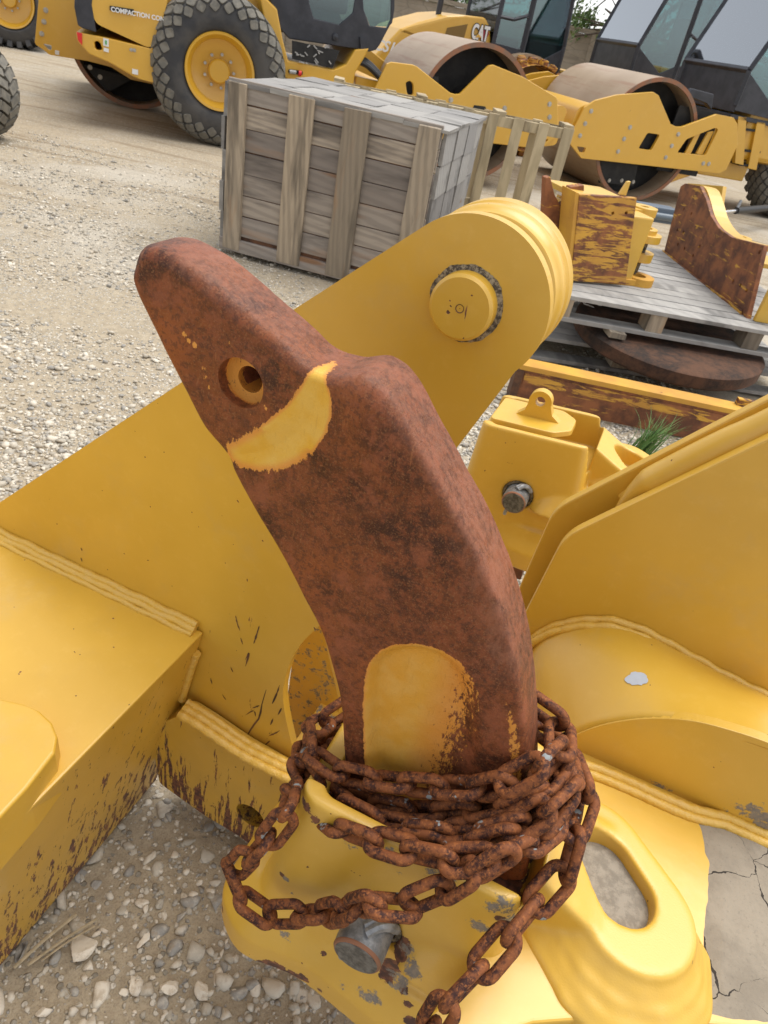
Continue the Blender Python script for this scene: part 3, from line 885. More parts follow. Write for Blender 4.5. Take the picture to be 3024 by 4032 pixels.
# layered weld skirts round the eye
for q, (r, z) in enumerate([(.079, .709), (.087, .698), (.096, .687), (.105, .677)]):
    c = (EY[0]+.002*q-.004, EY[1]-.006*q)
    cp = capsule(c, -.72, .046, r, 40)
    cp = [(p[0]+.0045*mnoise.noise(Vector((p[0]*32, p[1]*32, q*3))), p[1]+.0045*mnoise.noise(Vector((p[0]*32, p[1]*32, q*3+9)))) for p in cp]
    cp2 = [(c[0]+(p[0]-c[0])*.94, c[1]+(p[1]-c[1])*.94) for p in cp]
    loft(pb, cp, cp, z-.040, z-.004); loft(pb, cp, cp2, z-.004, z)
# flare from tower foot onto the deck at right front
loft(pb, rect(.62, .90, -.365, -.05, .06), rect(.66, .86, -.325, -.09, .05), .590, .660)
pock = pb.build('shank_pocket', M['yellow_cast'], ripper)
r_ = pock.modifiers.new('r', 'REMESH'); r_.mode = 'VOXEL'; r_.voxel_size = .0035
s_ = pock.modifiers.new('s', 'SMOOTH'); s_.factor = .55; s_.iterations = 7
bake(pock)
# cut the oval eye and pin bore
cuts = []
for kind in range(4):
    cut_b = MB()
    if kind == 0: loft(cut_b, capsule((EY[0], EY[1]), -.78, .020, .036, 20), capsule((EY[0], EY[1]), -.78, .020, .040, 20), .680, .80)
    if kind == 1: loft(cut_b, rect(.492, .742, -.304, -.128, .022), rect(.482, .752, -.312, -.120, .026), .700, .83)
    if kind == 2: loft(cut_b, rect(.42, .60, -.296, -.13, .02), rect(.42, .60, -.304, -.122, .02), .752, .84)
    if kind == 3: cut_b.cyl((.592, -.42, .616), (.592, -.312, .616), .040, 40)
    co = cut_b.build('cutter', None); co.parent = ripper
    bo = pock.modifiers.new('b', 'BOOLEAN'); bo.operation = 'DIFFERENCE'; bo.object = co; bo.solver = 'EXACT'
    bpy.context.view_layer.update()
    bake(pock)
    bpy.data.objects.remove(co)
r_ = pock.modifiers.new('r', 'REMESH'); r_.mode = 'VOXEL'; r_.voxel_size = .0032
s_ = pock.modifiers.new('s', 'SMOOTH'); s_.factor = .5; s_.iterations = 4
bake(pock)
me = pock.data
for p in me.polygons: p.use_smooth = True
if not me.materials: me.materials.append(M['yellow_cast'])
def gauss(c, p, s):
    d = c-np.array(p)
    return np.exp(-(d**2).sum(1)/s**2)
def px_on(x, y, v):
    q = uw(x, y, v); return (q[0], v, q[1])
from mathutils.bvhtree import BVHTree
def surf_points(o, pts, M0):
    bv = BVHTree.FromPolygons([v.co for v in o.data.vertices], [tuple(p.vertices) for p in o.data.polygons])
    inv = M0.inverted(); out = []
    for p in pts:
        a = inv @ Vector(CAM); d = (inv.to_3x3() @ Vector(ray(p[0], p[1]))).normalized()
        h = bv.ray_cast(a, d)
        if h[0] is not None: out.append((h[0], p[2], p[3]))
    return out
M_RIP = Matrix.Translation(Vector(P0)) @ Matrix.Rotation(RZ, 4, 'Z')
mud_pts = surf_points(pock, [(840, 1850, .02, .5), (760, 1822, .018, .42), (950, 1880, .028, .48), (1110, 1985, .022, .52), (1040, 2000, .022, .46), (1080, 1960, .02, .5), (615, 2022, .013, .5), (620, 1900, .008, .45), (598, 1870, .006, .45), (630, 1930, .006, .45), (880, 2050, .016, .5), (890, 2090, .018, .52), (860, 2120, .022, .5), (800, 2150, .022, .46), (740, 2120, .015, .4), (865, 1885, .010, .42), (1150, 1940, .02, .4), (700, 1790, .01, .4)], M_RIP)
wear_pts = surf_points(pock, [(530, 2070, .012, 1.2), (555, 2078, .015, 1.3), (580, 2085, .015, 1.3), (605, 2092, .012, 1.2), (630, 2102, .010, 1.1), (655, 2112, .008, 1.), (690, 2138, .006, .9), (862, 2005, .008, 1.2), (868, 2020, .010, 1.2), (872, 2040, .011, 1.2), (865, 2060, .011, 1.2), (850, 2085, .013, 1.3), (835, 2105, .011, 1.2), (870, 2140, .006, 1.), (880, 2170, .006, 1.), (885, 2205, .008, 1.), (660, 1742, .010, 1.), (680, 1770, .008, .9), (472, 2000, .009, .9), (480, 1960, .007, .9), (1060, 1895, .018, 1.1), (1110, 1870, .02, 1.1), (1150, 1850, .02, 1.), (1100, 1905, .018, 1.), (610, 1892, .007, .75), (1080, 1985, .006, 1.2), (1130, 1935, .012, .8), (960, 1870, .012, .8), (700, 2060, .004, 1.)], M_RIP)
def pock_mud(c):
    m = np.zeros(len(c))
    for (p, s_, a) in mud_pts: m = np.maximum(m, a*gauss(c, tuple(p), s_*1.25))
    return m
def pock_wear(c):
    m = np.zeros(len(c))
    for (p, s_, a) in wear_pts: m = np.maximum(m, a*gauss(c, tuple(p), s_*1.2))
    return m+.06
set_attr(pock, 'mud', pock_mud); set_attr(pock, 'wear', pock_wear)

# retaining pin, galvanised, with its spring clip
pc = (.582, .620)
def make_pin(parent):
    b = MB().lathe([(.0005, -.386), (.0285, -.386), (.0303, -.3842), (.0310, -.375), (.0310, -.29)], (pc[0]+.010, 0, pc[1]-.004), (0, 1, 0), 48)
    o = b.build('retaining_pin', M['galv'], parent)
    MB().lathe([(.0003, -.3872), (.0270, -.3872), (.0275, -.3862)], (pc[0]+.010, 0, pc[1]-.004), (0, 1, 0), 40).build('pin_face', M['pin_face'], o)
    MB().lathe([(.0273, -.3866), (.0288, -.3864), (.0308, -.3838), (.0308, -.3825)], (pc[0]+.010, 0, pc[1]-.004), (0, 1, 0), 40).build('rusty_rim', M['drumrim'], o)
    b = MB()
    b.tube(spline([(pc[0]+.012, -.372, pc[1]+.030), (pc[0]+.022, -.362, pc[1]+.036), (pc[0]+.034, -.352, pc[1]+.030), (pc[0]+.041, -.345, pc[1]+.016)], 16), .0062, 8)
    b.build('spring_clip', M['galv'], o); b = MB()
    b.tube(spline([(pc[0]+.006, -.366, pc[1]+.030), (pc[0]+.02, -.352, pc[1]+.033), (pc[0]+.036, -.342, pc[1]+.022)], 16), .0048, 8)
    b.build('spring_clip', M['galv'], o); b = MB()
    b.tube(spline([(pc[0]-.004, -.372, pc[1]-.032), (pc[0]-.007, -.374, pc[1]-.042), (pc[0]-.008, -.374, pc[1]-.050)], 8), .0045, 8)
    b.build('spring_clip', M['galv'], o)
    b = MB().lathe([(.0330, -.342), (.0395, -.341), (.0405, -.325), (.0330, -.325)], (pc[0]+.010, 0, pc[1]-.004), (0, 1, 0), 40)
    b.build('bore_lip', M['grime'], o)
    o.location = (0, .012, 0)
    return o
make_pin(pock)

# second pocket further along the frame, without a shank: filled with an insert carrying a lifting eye
pock2 = pock.copy(); pock2.data = pock.data.copy(); link(pock2, ripper)
set_attr(pock2, 'wear', lambda c: .12+.0*c[:, 0]); set_attr(pock2, 'mud', lambda c: .0*c[:, 0])
T2 = Matrix.Translation((-.085, 1.12, -.025)) @ Matrix.Translation((.58, 0, .58)) @ Matrix.Rotation(math.radians(-6), 4, 'Y') @ Matrix.Translation((-.58, 0, -.58))
pock2.matrix_local = T2
pin2 = make_pin(pock2)
b = MB()
ins = [(.478, -.292), (.64, -.292), (.68, -.255), (.68, -.18), (.64, -.140), (.478, -.140)]
loft(b, rounded(ins, .012, 4), rounded([(.573+(p[0]-.573)*.98, CV+(p[1]-CV)*.98) for p in ins], .012, 4), TT-.01, TT+.004)
i2 = b.build('pocket_insert', M['yellow'], pock2, bevel=.002)
eo = []
ec = (.585, TT+.048)
for t in np.linspace(math.radians(-10), math.radians(190), 24): eo.append((ec[0]+.029*math.cos(t), ec[1]+.029*math.sin(t)))
eo += [(ec[0]-.034, TT+.02), (ec[0]-.055, TT+.003), (ec[0]+.058, TT+.003), (ec[0]+.036, TT+.02)]
b = MB().prism(eo, CV-.013, CV+.013, f_uw, [circ((ec[0], ec[1]+.002), .0125, 20)])
b.build('lifting_eye', M['yellow'], i2, bevel=.003)
b = MB().bx(.668, .745, -.262, -.172, TT-.02, TT-.006)
# dark tail of the insert below the pocket
b = MB().prism([(.50, .30), (.52, .48), (.64, .48), (.64, .30)], -.25, -.185, f_uw)
b.build('insert_tail', M['plate_rust'], pock2)
mc3 = mud_sheet(capsule(EY, -.78, .020, .040), .7015, 'dried_mud', 'grey dried mud filling the oval eye of the near yellow casting', .002, 50, .01, 'mud_plain')

# ================================================================== SHANK
SV0, ST = -.25, .065
Lp = [(281, 598), (297, 645), (340, 735), (390, 833), (437, 922), (488, 985), (503, 1022), (530, 1072), (566, 1135), (612, 1212), (652, 1290), (690, 1365), (716, 1445), (733, 1520), (739, 1600), (745, 1690), (757, 1800), (770, 1900)]
Rp = [(395, 507), (452, 521), (525, 566), (605, 635), (682, 700), (735, 748), (790, 766), (852, 764), (905, 806), (957, 897), (1012, 1003), (1062, 1095), (1114, 1222), (1146, 1340), (1162, 1460), (1166, 1560), (1166, 1680), (1160, 1800)]
LL = spline([uw(x, y, SV0) for x, y in Lp], 260); RRR = spline([uw(x, y, SV0+ST) for x, y in Rp], 260)
# resample so that both sides advance by control index
def by_index(pts, n):
    P = [uw(*p[:2], p[2]) for p in pts]; m = len(P)
    out = []
    for q in np.linspace(0, m-1, n):
        i = min(int(q), m-2); t = q-i
        g = lambda j: np.array(P[min(max(j, 0), m-1)])
        p0, p1, p2, p3 = g(i-1), g(i), g(i+1), g(i+2)
        out.append(.5*((2*p1)+(-p0+p2)*t+(2*p0-5*p1+4*p2-p3)*t*t+(-p0+3*p1-3*p2+p3)*t**3))
    return np.array(out)
NS, NW = 300, 84
LL = by_index([(x, y, SV0) for x, y in Lp], NS); RRR = by_index([(x, y, SV0+ST) for x, y in Rp], NS)
groove = [uw(x, y, SV0) for x, y in [(790, 1760), (786, 1640), (783, 1540), (786, 1470), (797, 1430), (820, 1406), (850, 1393), (900, 1389), (950, 1402), (995, 1430), (1025, 1468), (1040, 1520), (1048, 1600), (1050, 1760)]]
cres = [uw(x, y, SV0) for x, y in [(486, 962), (496, 995), (520, 1010), (560, 1019), (600, 1017), (645, 1000), (680, 975), (708, 935), (722, 895), (724, 855), (712, 825), (696, 800), (680, 790), (668, 802), (650, 836), (622, 872), (580, 908), (530, 940)]]
front = []
vs = []; NB = 30
for i in range(NS):
    L_ = LL[i]; R_ = RRR[i]
    d = np.linalg.norm((LL[i]+RRR[i]-LL[0]-RRR[0])/2)
    e = min(1, d/.009); k_ = math.sqrt(max(0, 1-(1-e)**2))
    half = ST/2*(.76+.24*k_)
    mid_ = (L_+R_)/2; h = (R_-L_)/2*(.95+.05*k_)
    wdt = np.linalg.norm(h)
    q_ = i/NS
    rl = min(.007, wdt*.8); rr_ = .0085+.006*math.exp(-((q_-.12)/.16)**2)+.010*math.exp(-((q_-.44)/.06)**2)
    for j in range(NW+1):        # front side left -> right
        t = -1+2*j/NW
        # denser near the edges
        t = math.sin(t*PI/2)*.6+t*.4
        dl = (1+t)*wdt; dr = (1-t)*wdt
        y = half
        if dl < rl: y -= rl-math.sqrt(max(0, rl*rl-(rl-dl)**2))
        if dr < rr_: y -= (rr_-math.sqrt(max(0, rr_*rr_-(rr_-dr)**2)))*1.0
        vs.append((mid_[0]+h[0]*t, CV-y, mid_[1]+h[1]*t))
    for j in range(NB):
        t = 1-2*(j+.5)/NB
        t = math.sin(t*PI/2)*.6+t*.4
        dl = (1+t)*wdt; dr = (1-t)*wdt; y = half
        if dl < rl: y -= rl-math.sqrt(max(0, rl*rl-(rl-dl)**2))
        if dr < .009: y -= .009-math.sqrt(max(0, .009**2-(.009-dr)**2))
        vs.append((mid_[0]+h[0]*t, CV+y, mid_[1]+h[1]*t))
K = NW+1+NB
fs = [(i*K+q, i*K+(q+1) % K, (i+1)*K+(q+1) % K, (i+1)*K+q) for i in range(NS-1) for q in range(K)]
vs = np.array(vs)
fr = vs[:, 1] < CV-.006
P2 = vs[:, [0, 2]]
sg = sdf_poly(P2, groove); sc_ = sdf_poly(P2, cres)
sm01 = lambda x: np.clip(x, 0, 1)**2*(3-2*np.clip(x, 0, 1))
# groove: steep on the left, long slope on the right
gx0 = min(p[0] for p in groove); gx1 = max(p[0] for p in groove)
dep_ = .015*sm01(sg/np.clip(.012+.03*(P2[:, 0]-gx0)/(gx1-gx0), .01, .05))
vs[:, 1] += np.where(fr, dep_, 0)
hole_c = uw(520, 828, SV0)
vs[:, 1] += np.where(fr, .0045*sm01(sc_/.035), 0)
# slight forging swell across the waist of the shank
wst = uw(800, 900, SV0)
vs[:, 1] -= np.where(fr, .008*np.exp(-((P2[:, 0]-wst[0])**2+(P2[:, 1]-wst[1])**2)/.06**2), 0)
for i in range(len(vs)):
    p = Vector(vs[i]); nn = mnoise.noise(p*28)*.0011+mnoise.noise(p*90)*.0004
    vs[i, 1] += nn*(-1 if vs[i, 1] < CV else 1); vs[i, 2] += nn*.5
caps = [tuple(reversed(range(K))), tuple((NS-1)*K+q for q in range(K))]
b = MB().add([tuple(p) for p in vs], fs+caps, True)
shank = b.build('ripper_shank', M['shank'], None)
cb_ = MB()
cb_.lathe([(.0002, -.30), (.0255, -.30), (.0240, SV0+.014), (.0002, SV0+.015)], (hole_c[0], 0, hole_c[1]), (0, 1, 0), 48, closed=False)
cb2 = MB(); cb2.cyl((hole_c[0]+.001, -.3, hole_c[1]-.001), (hole_c[0]+.001, SV0+.055, hole_c[1]-.001), .0130, 40)
for cc in (cb_, cb2):
    co = cc.build('cutter', None)
    bo = shank.modifiers.new('b', 'BOOLEAN'); bo.operation = 'DIFFERENCE'; bo.object = co; bo.solver = 'EXACT'
    bpy.context.view_layer.update(); bake(shank); bpy.data.objects.remove(co)
for p in shank.data.polygons: p.use_smooth = True
me = shank.data
if len(me.materials) == 0: me.materials.append(M['shank'])
me.materials[0] = M['shank']
es = shank.modifiers.new('e', 'EDGE_SPLIT'); es.split_angle = math.radians(50)
edge_r = np.array([uw(x, y, SV0) for x, y in [(1060, 1330), (1085, 1430), (1100, 1520), (1112, 1620), (1118, 1700)]])
edge_b = np.array([uw(x, y, SV0+ST) for x, y in [(1160, 1400), (1166, 1560), (1166, 1800)]])
cres_mid = uw(600, 940, SV0)[1]
def shank_paint(c):
    Q = c[:, [0, 2]]; f = c[:, 1] < CV
    sg = sdf_poly(Q, groove); scr = sdf_poly(Q, cres)
    a = (c[:, 1] < SV0+.012)*np.clip(.50+scr/np.where(Q[:, 1] < cres_mid, .030, .012), 0, .95)
    # groove paint fades toward its right side
    gt = (Q[:, 0]-gx0)/(gx1-gx0)
    ga = np.clip(.48+sg/.010, 0, .95)
    fade = np.clip((gt-.36)/.50, 0, 1)
    ga = np.minimum(ga, .72-.40*fade)
    a = np.maximum(a, ga)
    # ring in the counterbore
    r = np.hypot(Q[:, 0]-hole_c[0], Q[:, 1]-hole_c[1])
    ins = (r < .0262) & (c[:, 1] > SV0+.003)
    a = np.where(ins, np.where((r < .0135) & (c[:, 1] > SV0+.018), .1, np.where(c[:, 1] > SV0+.011, .60, .52)), a)
    # small remains of paint
    for (x, y, s, m) in [(400, 722, .006, .62), (408, 735, .005, .6), (420, 746, .006, .62), (492, 742, .008, .5), (438, 795, .006, .58), (443, 815, .006, .56), (452, 838, .007, .52), (575, 880, .008, .5), (470, 905, .012, .36), (700, 785, .010, .42), (715, 765, .012, .40), (745, 745, .012, .40), (540, 895, .008, .45), (745, 1010, .02, .32)]:
        p = uw(x, y, SV0); a = np.maximum(a, m*1.0*np.exp(-((Q[:, 0]-p[0])**2+(Q[:, 1]-p[1])**2)/s**2))
    # worn paint along the lower right edge
    d = np.full(len(c), 9.)
    for i in range(len(edge_r)-1):
        a_, b__ = edge_r[i], edge_r[i+1]; ab = b__-a_
        t = np.clip(((Q-a_) @ ab)/(ab @ ab), 0, 1); d = np.minimum(d, np.linalg.norm(Q-(a_+t[:, None]*ab), axis=1))
    a = np.maximum(a, np.where(c[:, 1] < CV+.02, .55, .30)*np.exp(-(d/.013)**2)*np.clip((1.10-Q[:, 1])/.15, 0, 1))
    return a
set_attr(shank, 'paint', shank_paint)
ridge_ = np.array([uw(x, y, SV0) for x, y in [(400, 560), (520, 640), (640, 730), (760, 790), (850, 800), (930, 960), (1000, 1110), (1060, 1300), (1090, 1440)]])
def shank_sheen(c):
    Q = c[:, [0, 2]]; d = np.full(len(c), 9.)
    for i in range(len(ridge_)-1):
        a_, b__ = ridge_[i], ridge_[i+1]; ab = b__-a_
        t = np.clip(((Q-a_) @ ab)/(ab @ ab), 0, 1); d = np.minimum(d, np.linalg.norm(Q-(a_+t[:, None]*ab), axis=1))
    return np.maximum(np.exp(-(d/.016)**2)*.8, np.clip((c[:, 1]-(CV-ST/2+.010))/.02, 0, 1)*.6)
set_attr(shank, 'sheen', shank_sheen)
shank.location = tuple(P0); shank.rotation_euler = (0, 0, RZ)
tag(shank, 'curved rusty steel ripper shank with flaked yellow paint, stuck tip up in the near pocket', 'ripper shank')

# ================================================================== CHAIN
chain = thing('chain', 'heavy rusty steel chain wound several turns round the foot of the shank', 'chain', tuple(P0), RZ)
WR = .0062; HLK = .0150; HWK = .0125     # wire radius, half straight length, centre-line radius
lk = []
for i in range(14): a = -PI/2+PI*i/13; lk.append((HLK+HWK*math.cos(a), HWK*math.sin(a), 0))
for i in range(14): a = PI/2+PI*i/13; lk.append((-HLK+HWK*math.cos(a), HWK*math.sin(a), 0))
link_mb = MB().tube(lk, WR, 10, closed=True)
link0 = link_mb.build('link', M['chain'], chain)
PITCH = 2*(HLK+HWK)-2*WR+.0006
def P_(x, y, v): return px_on(x, y, v)
FVv = SV0-.018; BVv = SV0+ST+.018
paths = []
# turn 1 (top)
t1 = [P_(735, 1535, -.165), P_(700, 1560, -.19), P_(672, 1590, -.235), P_(692, 1640, -.262), P_(750, 1672, FVv), P_(850, 1690, FVv), P_(960, 1700, FVv), P_(1060, 1700, FVv), P_(1130, 1672, FVv), P_(1180, 1640, -.245), P_(1210, 1600, -.20), P_(1190, 1545, -.17), P_(1120, 1500, -.162)]
t2 = [P_(735, 1590, -.165), P_(675, 1615, -.20), P_(656, 1665, -.262), P_(705, 1722, -.275), P_(830, 1760, FVv-.004), P_(950, 1776, FVv-.002), P_(1060, 1766, FVv-.002), P_(1150, 1730, -.265), P_(1205, 1680, -.235), P_(1215, 1620, -.19), P_(1170, 1580, -.162)]
t3 = [P_(700, 1600, -.17), P_(665, 1640, -.215), P_(652, 1700, -.27), P_(700, 1755, -.298), P_(780, 1800, -.292), P_(880, 1826, -.292), P_(990, 1832, -.286), P_(1090, 1815, -.28), P_(1165, 1770, -.265), P_(1215, 1710, -.23), P_(1205, 1650, -.18)]
t4 = [P_(690, 1715, -.24), P_(720, 1775, -.315), P_(800, 1812, -.334), P_(905, 1842, -.336), P_(1010, 1858, -.332), P_(1100, 1840, -.312), P_(1180, 1790, -.27), P_(1215, 1740, -.24)]
t5 = [P_(690, 1690, -.22), P_(720, 1705, -.262), P_(790, 1735, -.270), P_(880, 1752, -.270), P_(980, 1752, -.270), P_(1080, 1735, -.268), P_(1160, 1700, -.255), P_(1205, 1650, -.22)]
t9 = [P_(700, 1760, -.27), P_(780, 1790, -.300), P_(880, 1808, -.305), P_(990, 1815, -.302), P_(1090, 1795, -.295), P_(1170, 1750, -.275), P_(1225, 1700, -.24), P_(1215, 1630, -.19)]
t10 = [P_(668, 1600, -.20), P_(660, 1640, -.245), P_(690, 1690, -.275), P_(745, 1735, -.292), P_(830, 1775, -.298), P_(930, 1795, -.298), P_(1040, 1792, -.292), P_(1130, 1765, -.28)]
# loose loop at the left and across the front
t6 = [P_(655, 1712, -0.27), P_(629, 1717, -0.315), P_(624, 1746, -0.335), P_(602, 1785, -0.348), P_(576, 1815, -0.355), P_(545, 1846, -0.362), P_(519, 1865, -0.366), P_(504, 1899, -0.37), P_(523, 1930, -0.374), P_(550, 1960, -0.374), P_(580, 1974, -0.37), P_(637, 1974, -0.364), P_(694, 1975, -0.364), P_(751, 1964, -0.372), P_(808, 1949, -0.38), P_(846, 1960, -0.374), P_(892, 1953, -0.362), P_(922, 1932, -0.355), P_(960, 1924, -0.348), P_(998, 1896, -0.342), P_(1036, 1880, -0.335), P_(1074, 1858, -0.328), P_(1110, 1830, -0.315)]
# tail at the right, hanging over the shoulder and down to the deck
t7 = [P_(1205, 1650, -0.17), P_(1250, 1668, -0.19), P_(1258, 1730, -0.22), P_(1240, 1790, -0.248), P_(1235, 1850, -0.265), P_(1200, 1905, -0.285), P_(1160, 1950, -0.308), P_(1115, 2005, -0.338), P_(1075, 2050, -0.358), P_(1035, 2097, -0.38), P_(998, 2135, -0.4), P_(955, 2185, -0.42), P_(925, 2240, -0.43), P_(900, 2310, -0.44)]
t8 = [P_(1195, 1780, -.255), P_(1225, 1740, -.22), P_(1230, 1690, -.19)]
nlink = 0
for pi_, pth in enumerate([t1, t2, t3, t4, t5, t6, t7, t8, t9, t10]):
    S = spline(pth, 600)
    L = np.r_[0, np.cumsum(np.linalg.norm(np.diff(S, axis=0), axis=1))]
    n = int(L[-1]/PITCH)
    for i in range(n+1):
        s = i*PITCH
        k = min(int(np.searchsorted(L, s)), 599); k0 = max(k-14, 0); k1 = min(k+14, 599)
        t = Vector(S[k1]-S[k0]).normalized(); c = Vector(S[k])
        # outward direction: away from the shank axis, tilted to the viewer
        out = Vector((c.x-.585, c.y-CV, .25)); out = (out-t*out.dot(t)).normalized()
        sid = t.cross(out)
        if pi_ in (5, 6): tw = (PI*.30 if i % 2 else -PI*.20)+random.uniform(-.12, .12)
        else: tw = (PI*.16 if i % 2 else PI*.60)+random.uniform(-.15, .15)
        y_ = (sid*math.cos(tw)+out*math.sin(tw)); z_ = t.cross(y_)
        o = link0 if nlink == 0 else link0.copy()
        if nlink: link(o, chain)
        o.matrix_local = Matrix(((t.x, y_.x, z_.x, c.x), (t.y, y_.y, z_.y, c.y), (t.z, y_.z, z_.z, c.z), (0, 0, 0, 1)))
        nlink += 1
print('links', nlink)

# ================================================================== WOODEN CRATE
def fz(T, a):                                    # helper: build parts in a local frame
    pass
def plank(mb, x0, x1, y0, y1, z0, z1, j=.003):
    """board with slightly uneven ends"""
    r = lambda: random.uniform(-j, j)
    vs = [(x0+r(), y0, z0+r()), (x1+r(), y0, z0+r()), (x1+r(), y1, z0+r()), (x0+r(), y1, z0+r()), (x0+r(), y0, z1+r()), (x1+r(), y0, z1+r()), (x1+r(), y1, z1+r()), (x0+r(), y1, z1+r())]
    mb.add(vs, [(0, 3, 2, 1), (4, 5, 6, 7), (0, 1, 5, 4), (1, 2, 6, 5), (2, 3, 7, 6), (3, 0, 4, 7)])
ca, cb2_ = on_z(478, 541), on_z(722, 606)
cang = math.atan2(cb2_[1]-ca[1], cb2_[0]-ca[0])+math.radians(7)
crate = thing('wooden_crate', 'weathered grey wooden crate of wide planks with vertical battens, standing on the gravel', 'crate', (ca[0]+.01, ca[1], 0), math.radians(-9.0))
CWD, CDP, CHT = 1.41, 1.52, 1.05
for r_i in range(7):                              # front boards
    h = .135
    z0 = .13+r_i*h
    b = MB(); x = 0
    plank(b, .0, CWD, .0, .022, z0+.003, z0+h-.003)
    b.build('board', M['wood_h'], crate, bevel=.002, seg=1)
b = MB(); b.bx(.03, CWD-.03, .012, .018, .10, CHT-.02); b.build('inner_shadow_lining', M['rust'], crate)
for (x0, w) in ((.01, .125), (.42, .17), (.785, .17), (1.262, .14)):
    b = MB(); plank(b, x0, x0+w, -.026, 0-.001, .035, CHT+.005)
    b.build('batten', M['wood_v'], crate, bevel=.002, seg=1)
b = MB(); plank(b, -.02, CWD+.03, -.020, .03, .02, .105); b.build('base_rail', M['wood_h'], crate, bevel=.002, seg=1)
for sx in (0, 1):                                 # side walls of many short upright boards
    for r_i in range(5):
        for c_i in range(4):
            y0 = .03+c_i*(CDP-.05)/4; b = MB()
            xo = CWD+.012+.008*((r_i*3+c_i) % 3)-.012*(4-r_i)*.3 if sx else -.03-.012*((r_i+c_i) % 2)
            plank(b, xo-.012, xo+.012, y0+.002, y0+(CDP-.05)/4-.002, .07+r_i*.195, .07+(r_i+1)*.195-.004, .004)
            b.build('side_board', M['wood_grey'], crate)
for r_i in range(5):                              # lid of overlapping short boards
    for c_i in range(4):
        y0 = .0+c_i*CDP/4; x0 = -.01+r_i*(CWD+.05)/5; b = MB()
        sag = .0
        plank(b, x0+.002, x0+(CWD+.05)/5-.002, y0-.01, y0+CDP/4+.01, CHT-.018+.003*((r_i+c_i) % 2), CHT+.006+.003*((r_i+c_i) % 2), .005)
        b.build('lid_board', M['wood_grey'], crate)
b = MB().bx(.05, CWD-.05, .05, CDP-.05, .03, .1).build('crate_floor', M['wood_grey'], crate)

# slatted frame of new timber standing behind the crate
q = on_z(1040, 430)
def slat_frame(loc, rz, Wd, Ht, nsl, label):
    t = thing('pallet', label, 'pallet', loc, rz)
    for z0 in (.0, .18, Ht-.10):
        b = MB(); plank(b, -Wd, 0, .06, .10, z0, z0+.09); b.build('rail', M['wood_new'], t, bevel=.002, seg=1)
    for z0 in (.0, Ht-.10):
        b = MB(); plank(b, -Wd, 0, .30, .34, z0, z0+.09); b.build('rail', M['wood_new'], t, bevel=.002, seg=1)
    for i in range(nsl):
        x0 = -Wd+(Wd-.1)*i/(nsl-1)
        b = MB(); plank(b, x0, x0+.10, .035, .058, .0, Ht); b.build('slat', M['wood_new'], t, bevel=.002, seg=1)
        if i % 2 == 0:
            b = MB(); plank(b, x0, x0+.10, .342, .364, .0, Ht); b.build('slat', M['wood_new'], t, bevel=.002, seg=1)
    for x0 in (-Wd, -Wd*.66, -Wd*.33, -.09):
        b = MB(); plank(b, x0, x0+.09, .06, .34, Ht-.01, Ht+.025); b.build('cross_bar', M['wood_new'], t, bevel=.002, seg=1)
    return t
pq = on_z(1122, 452)
slat_frame((1.02, 7.55, -.02), math.radians(8), 2.3, 1.03, 10, 'open slatted frame of pale new timber standing upright behind the weathered crate')

# ================================================================== PALLET WITH RUSTY BRACKETS
DZ = .45
pc0 = on_z(1205, 634, DZ); pc1 = on_z(1659, 716, DZ)
pang = math.atan2(pc1[1]-pc0[1], pc1[0]-pc0[0])
def pallet(loc, rz, Wd, Dp, label, mat='wood_deck', nb=13):
    t = thing('pallet', label, 'pallet', loc, rz)
    for i in range(nb):
        y0 = Dp*i/nb
        b = MB(); plank(b, 0, Wd, y0+.004, y0+Dp/nb-.008, -.024, 0, .002); b.build('deck_board', M[mat], t, bevel=.0015, seg=1)
    for x0 in (0.0, Wd*.32, Wd*.66, Wd-.12):
        for y0 in (.01, Dp/2-.07, Dp-.15):
            b = MB(); b.bx(x0+.01, x0+.11, y0, y0+.14, -.125, -.025); b.build('block', M['wood_v'], t)
    for y0 in (.0, Dp/2-.06, Dp-.13):
        b = MB(); plank(b, -.01, Wd+.01, y0, y0+.12, -.150, -.126, .002); b.build('bottom_board', M[mat], t, bevel=.0015, seg=1)
    return t
pal1 = pallet((pc0[0], pc0[1], DZ), pang, 1.75, 1.75, 'grey wooden pallet carrying the two rusty yellow brackets')
pal2 = pallet((pc0[0]-.12, pc0[1]+.10, .155), pang+.03, 1.9, 1.5, 'dark shaded pallet lying on the ground under the rusty disc')
# support timbers between pallets
# disc
b = MB().lathe([(.001, .0), (.56, .0), (.585, .02), (.585, .085), (.56, .10), (.001, .10)], (0, 0, 0), (0, 0, 1), 48)
k = NT('shaded_disc_rust', .9); k.color(k.mix(k.ramp(k.noise(6, 6, .75), .35, .65), (0.025, 0.016, 0.012), (0.11, 0.05, 0.026))); k.bump(k.noise(50, 5), .6, .006)  # rust colour darkened to carry the shade under the pallet
disc = b.build('rusty_disc', k.m, None)
dq = on_z(1400, 800, .20)
disc.location = (pc0[0]+.80, pc0[1]+.36, .172); disc.rotation_euler = (math.radians(3), 0, 0)
tag(disc, 'thick rusty steel disc wedged flat under the grey pallet', 'disc')
for kx, (x0, y0) in enumerate([(.05, .9), (1.15, 1.0)]):
    b = MB().bx(-.06, .06, -.06, .06, 0, .04)
t = thing('timber_block', 'short square timber propping the pallet above the rusty disc', 'wood block', (pc0[0]+.40, pc0[1]+.06, .27), pang)
b = MB(); plank(b, -.05, .05, -.06, .06, 0, .03); b.build('end_grain_block', M['wood_v'], t)

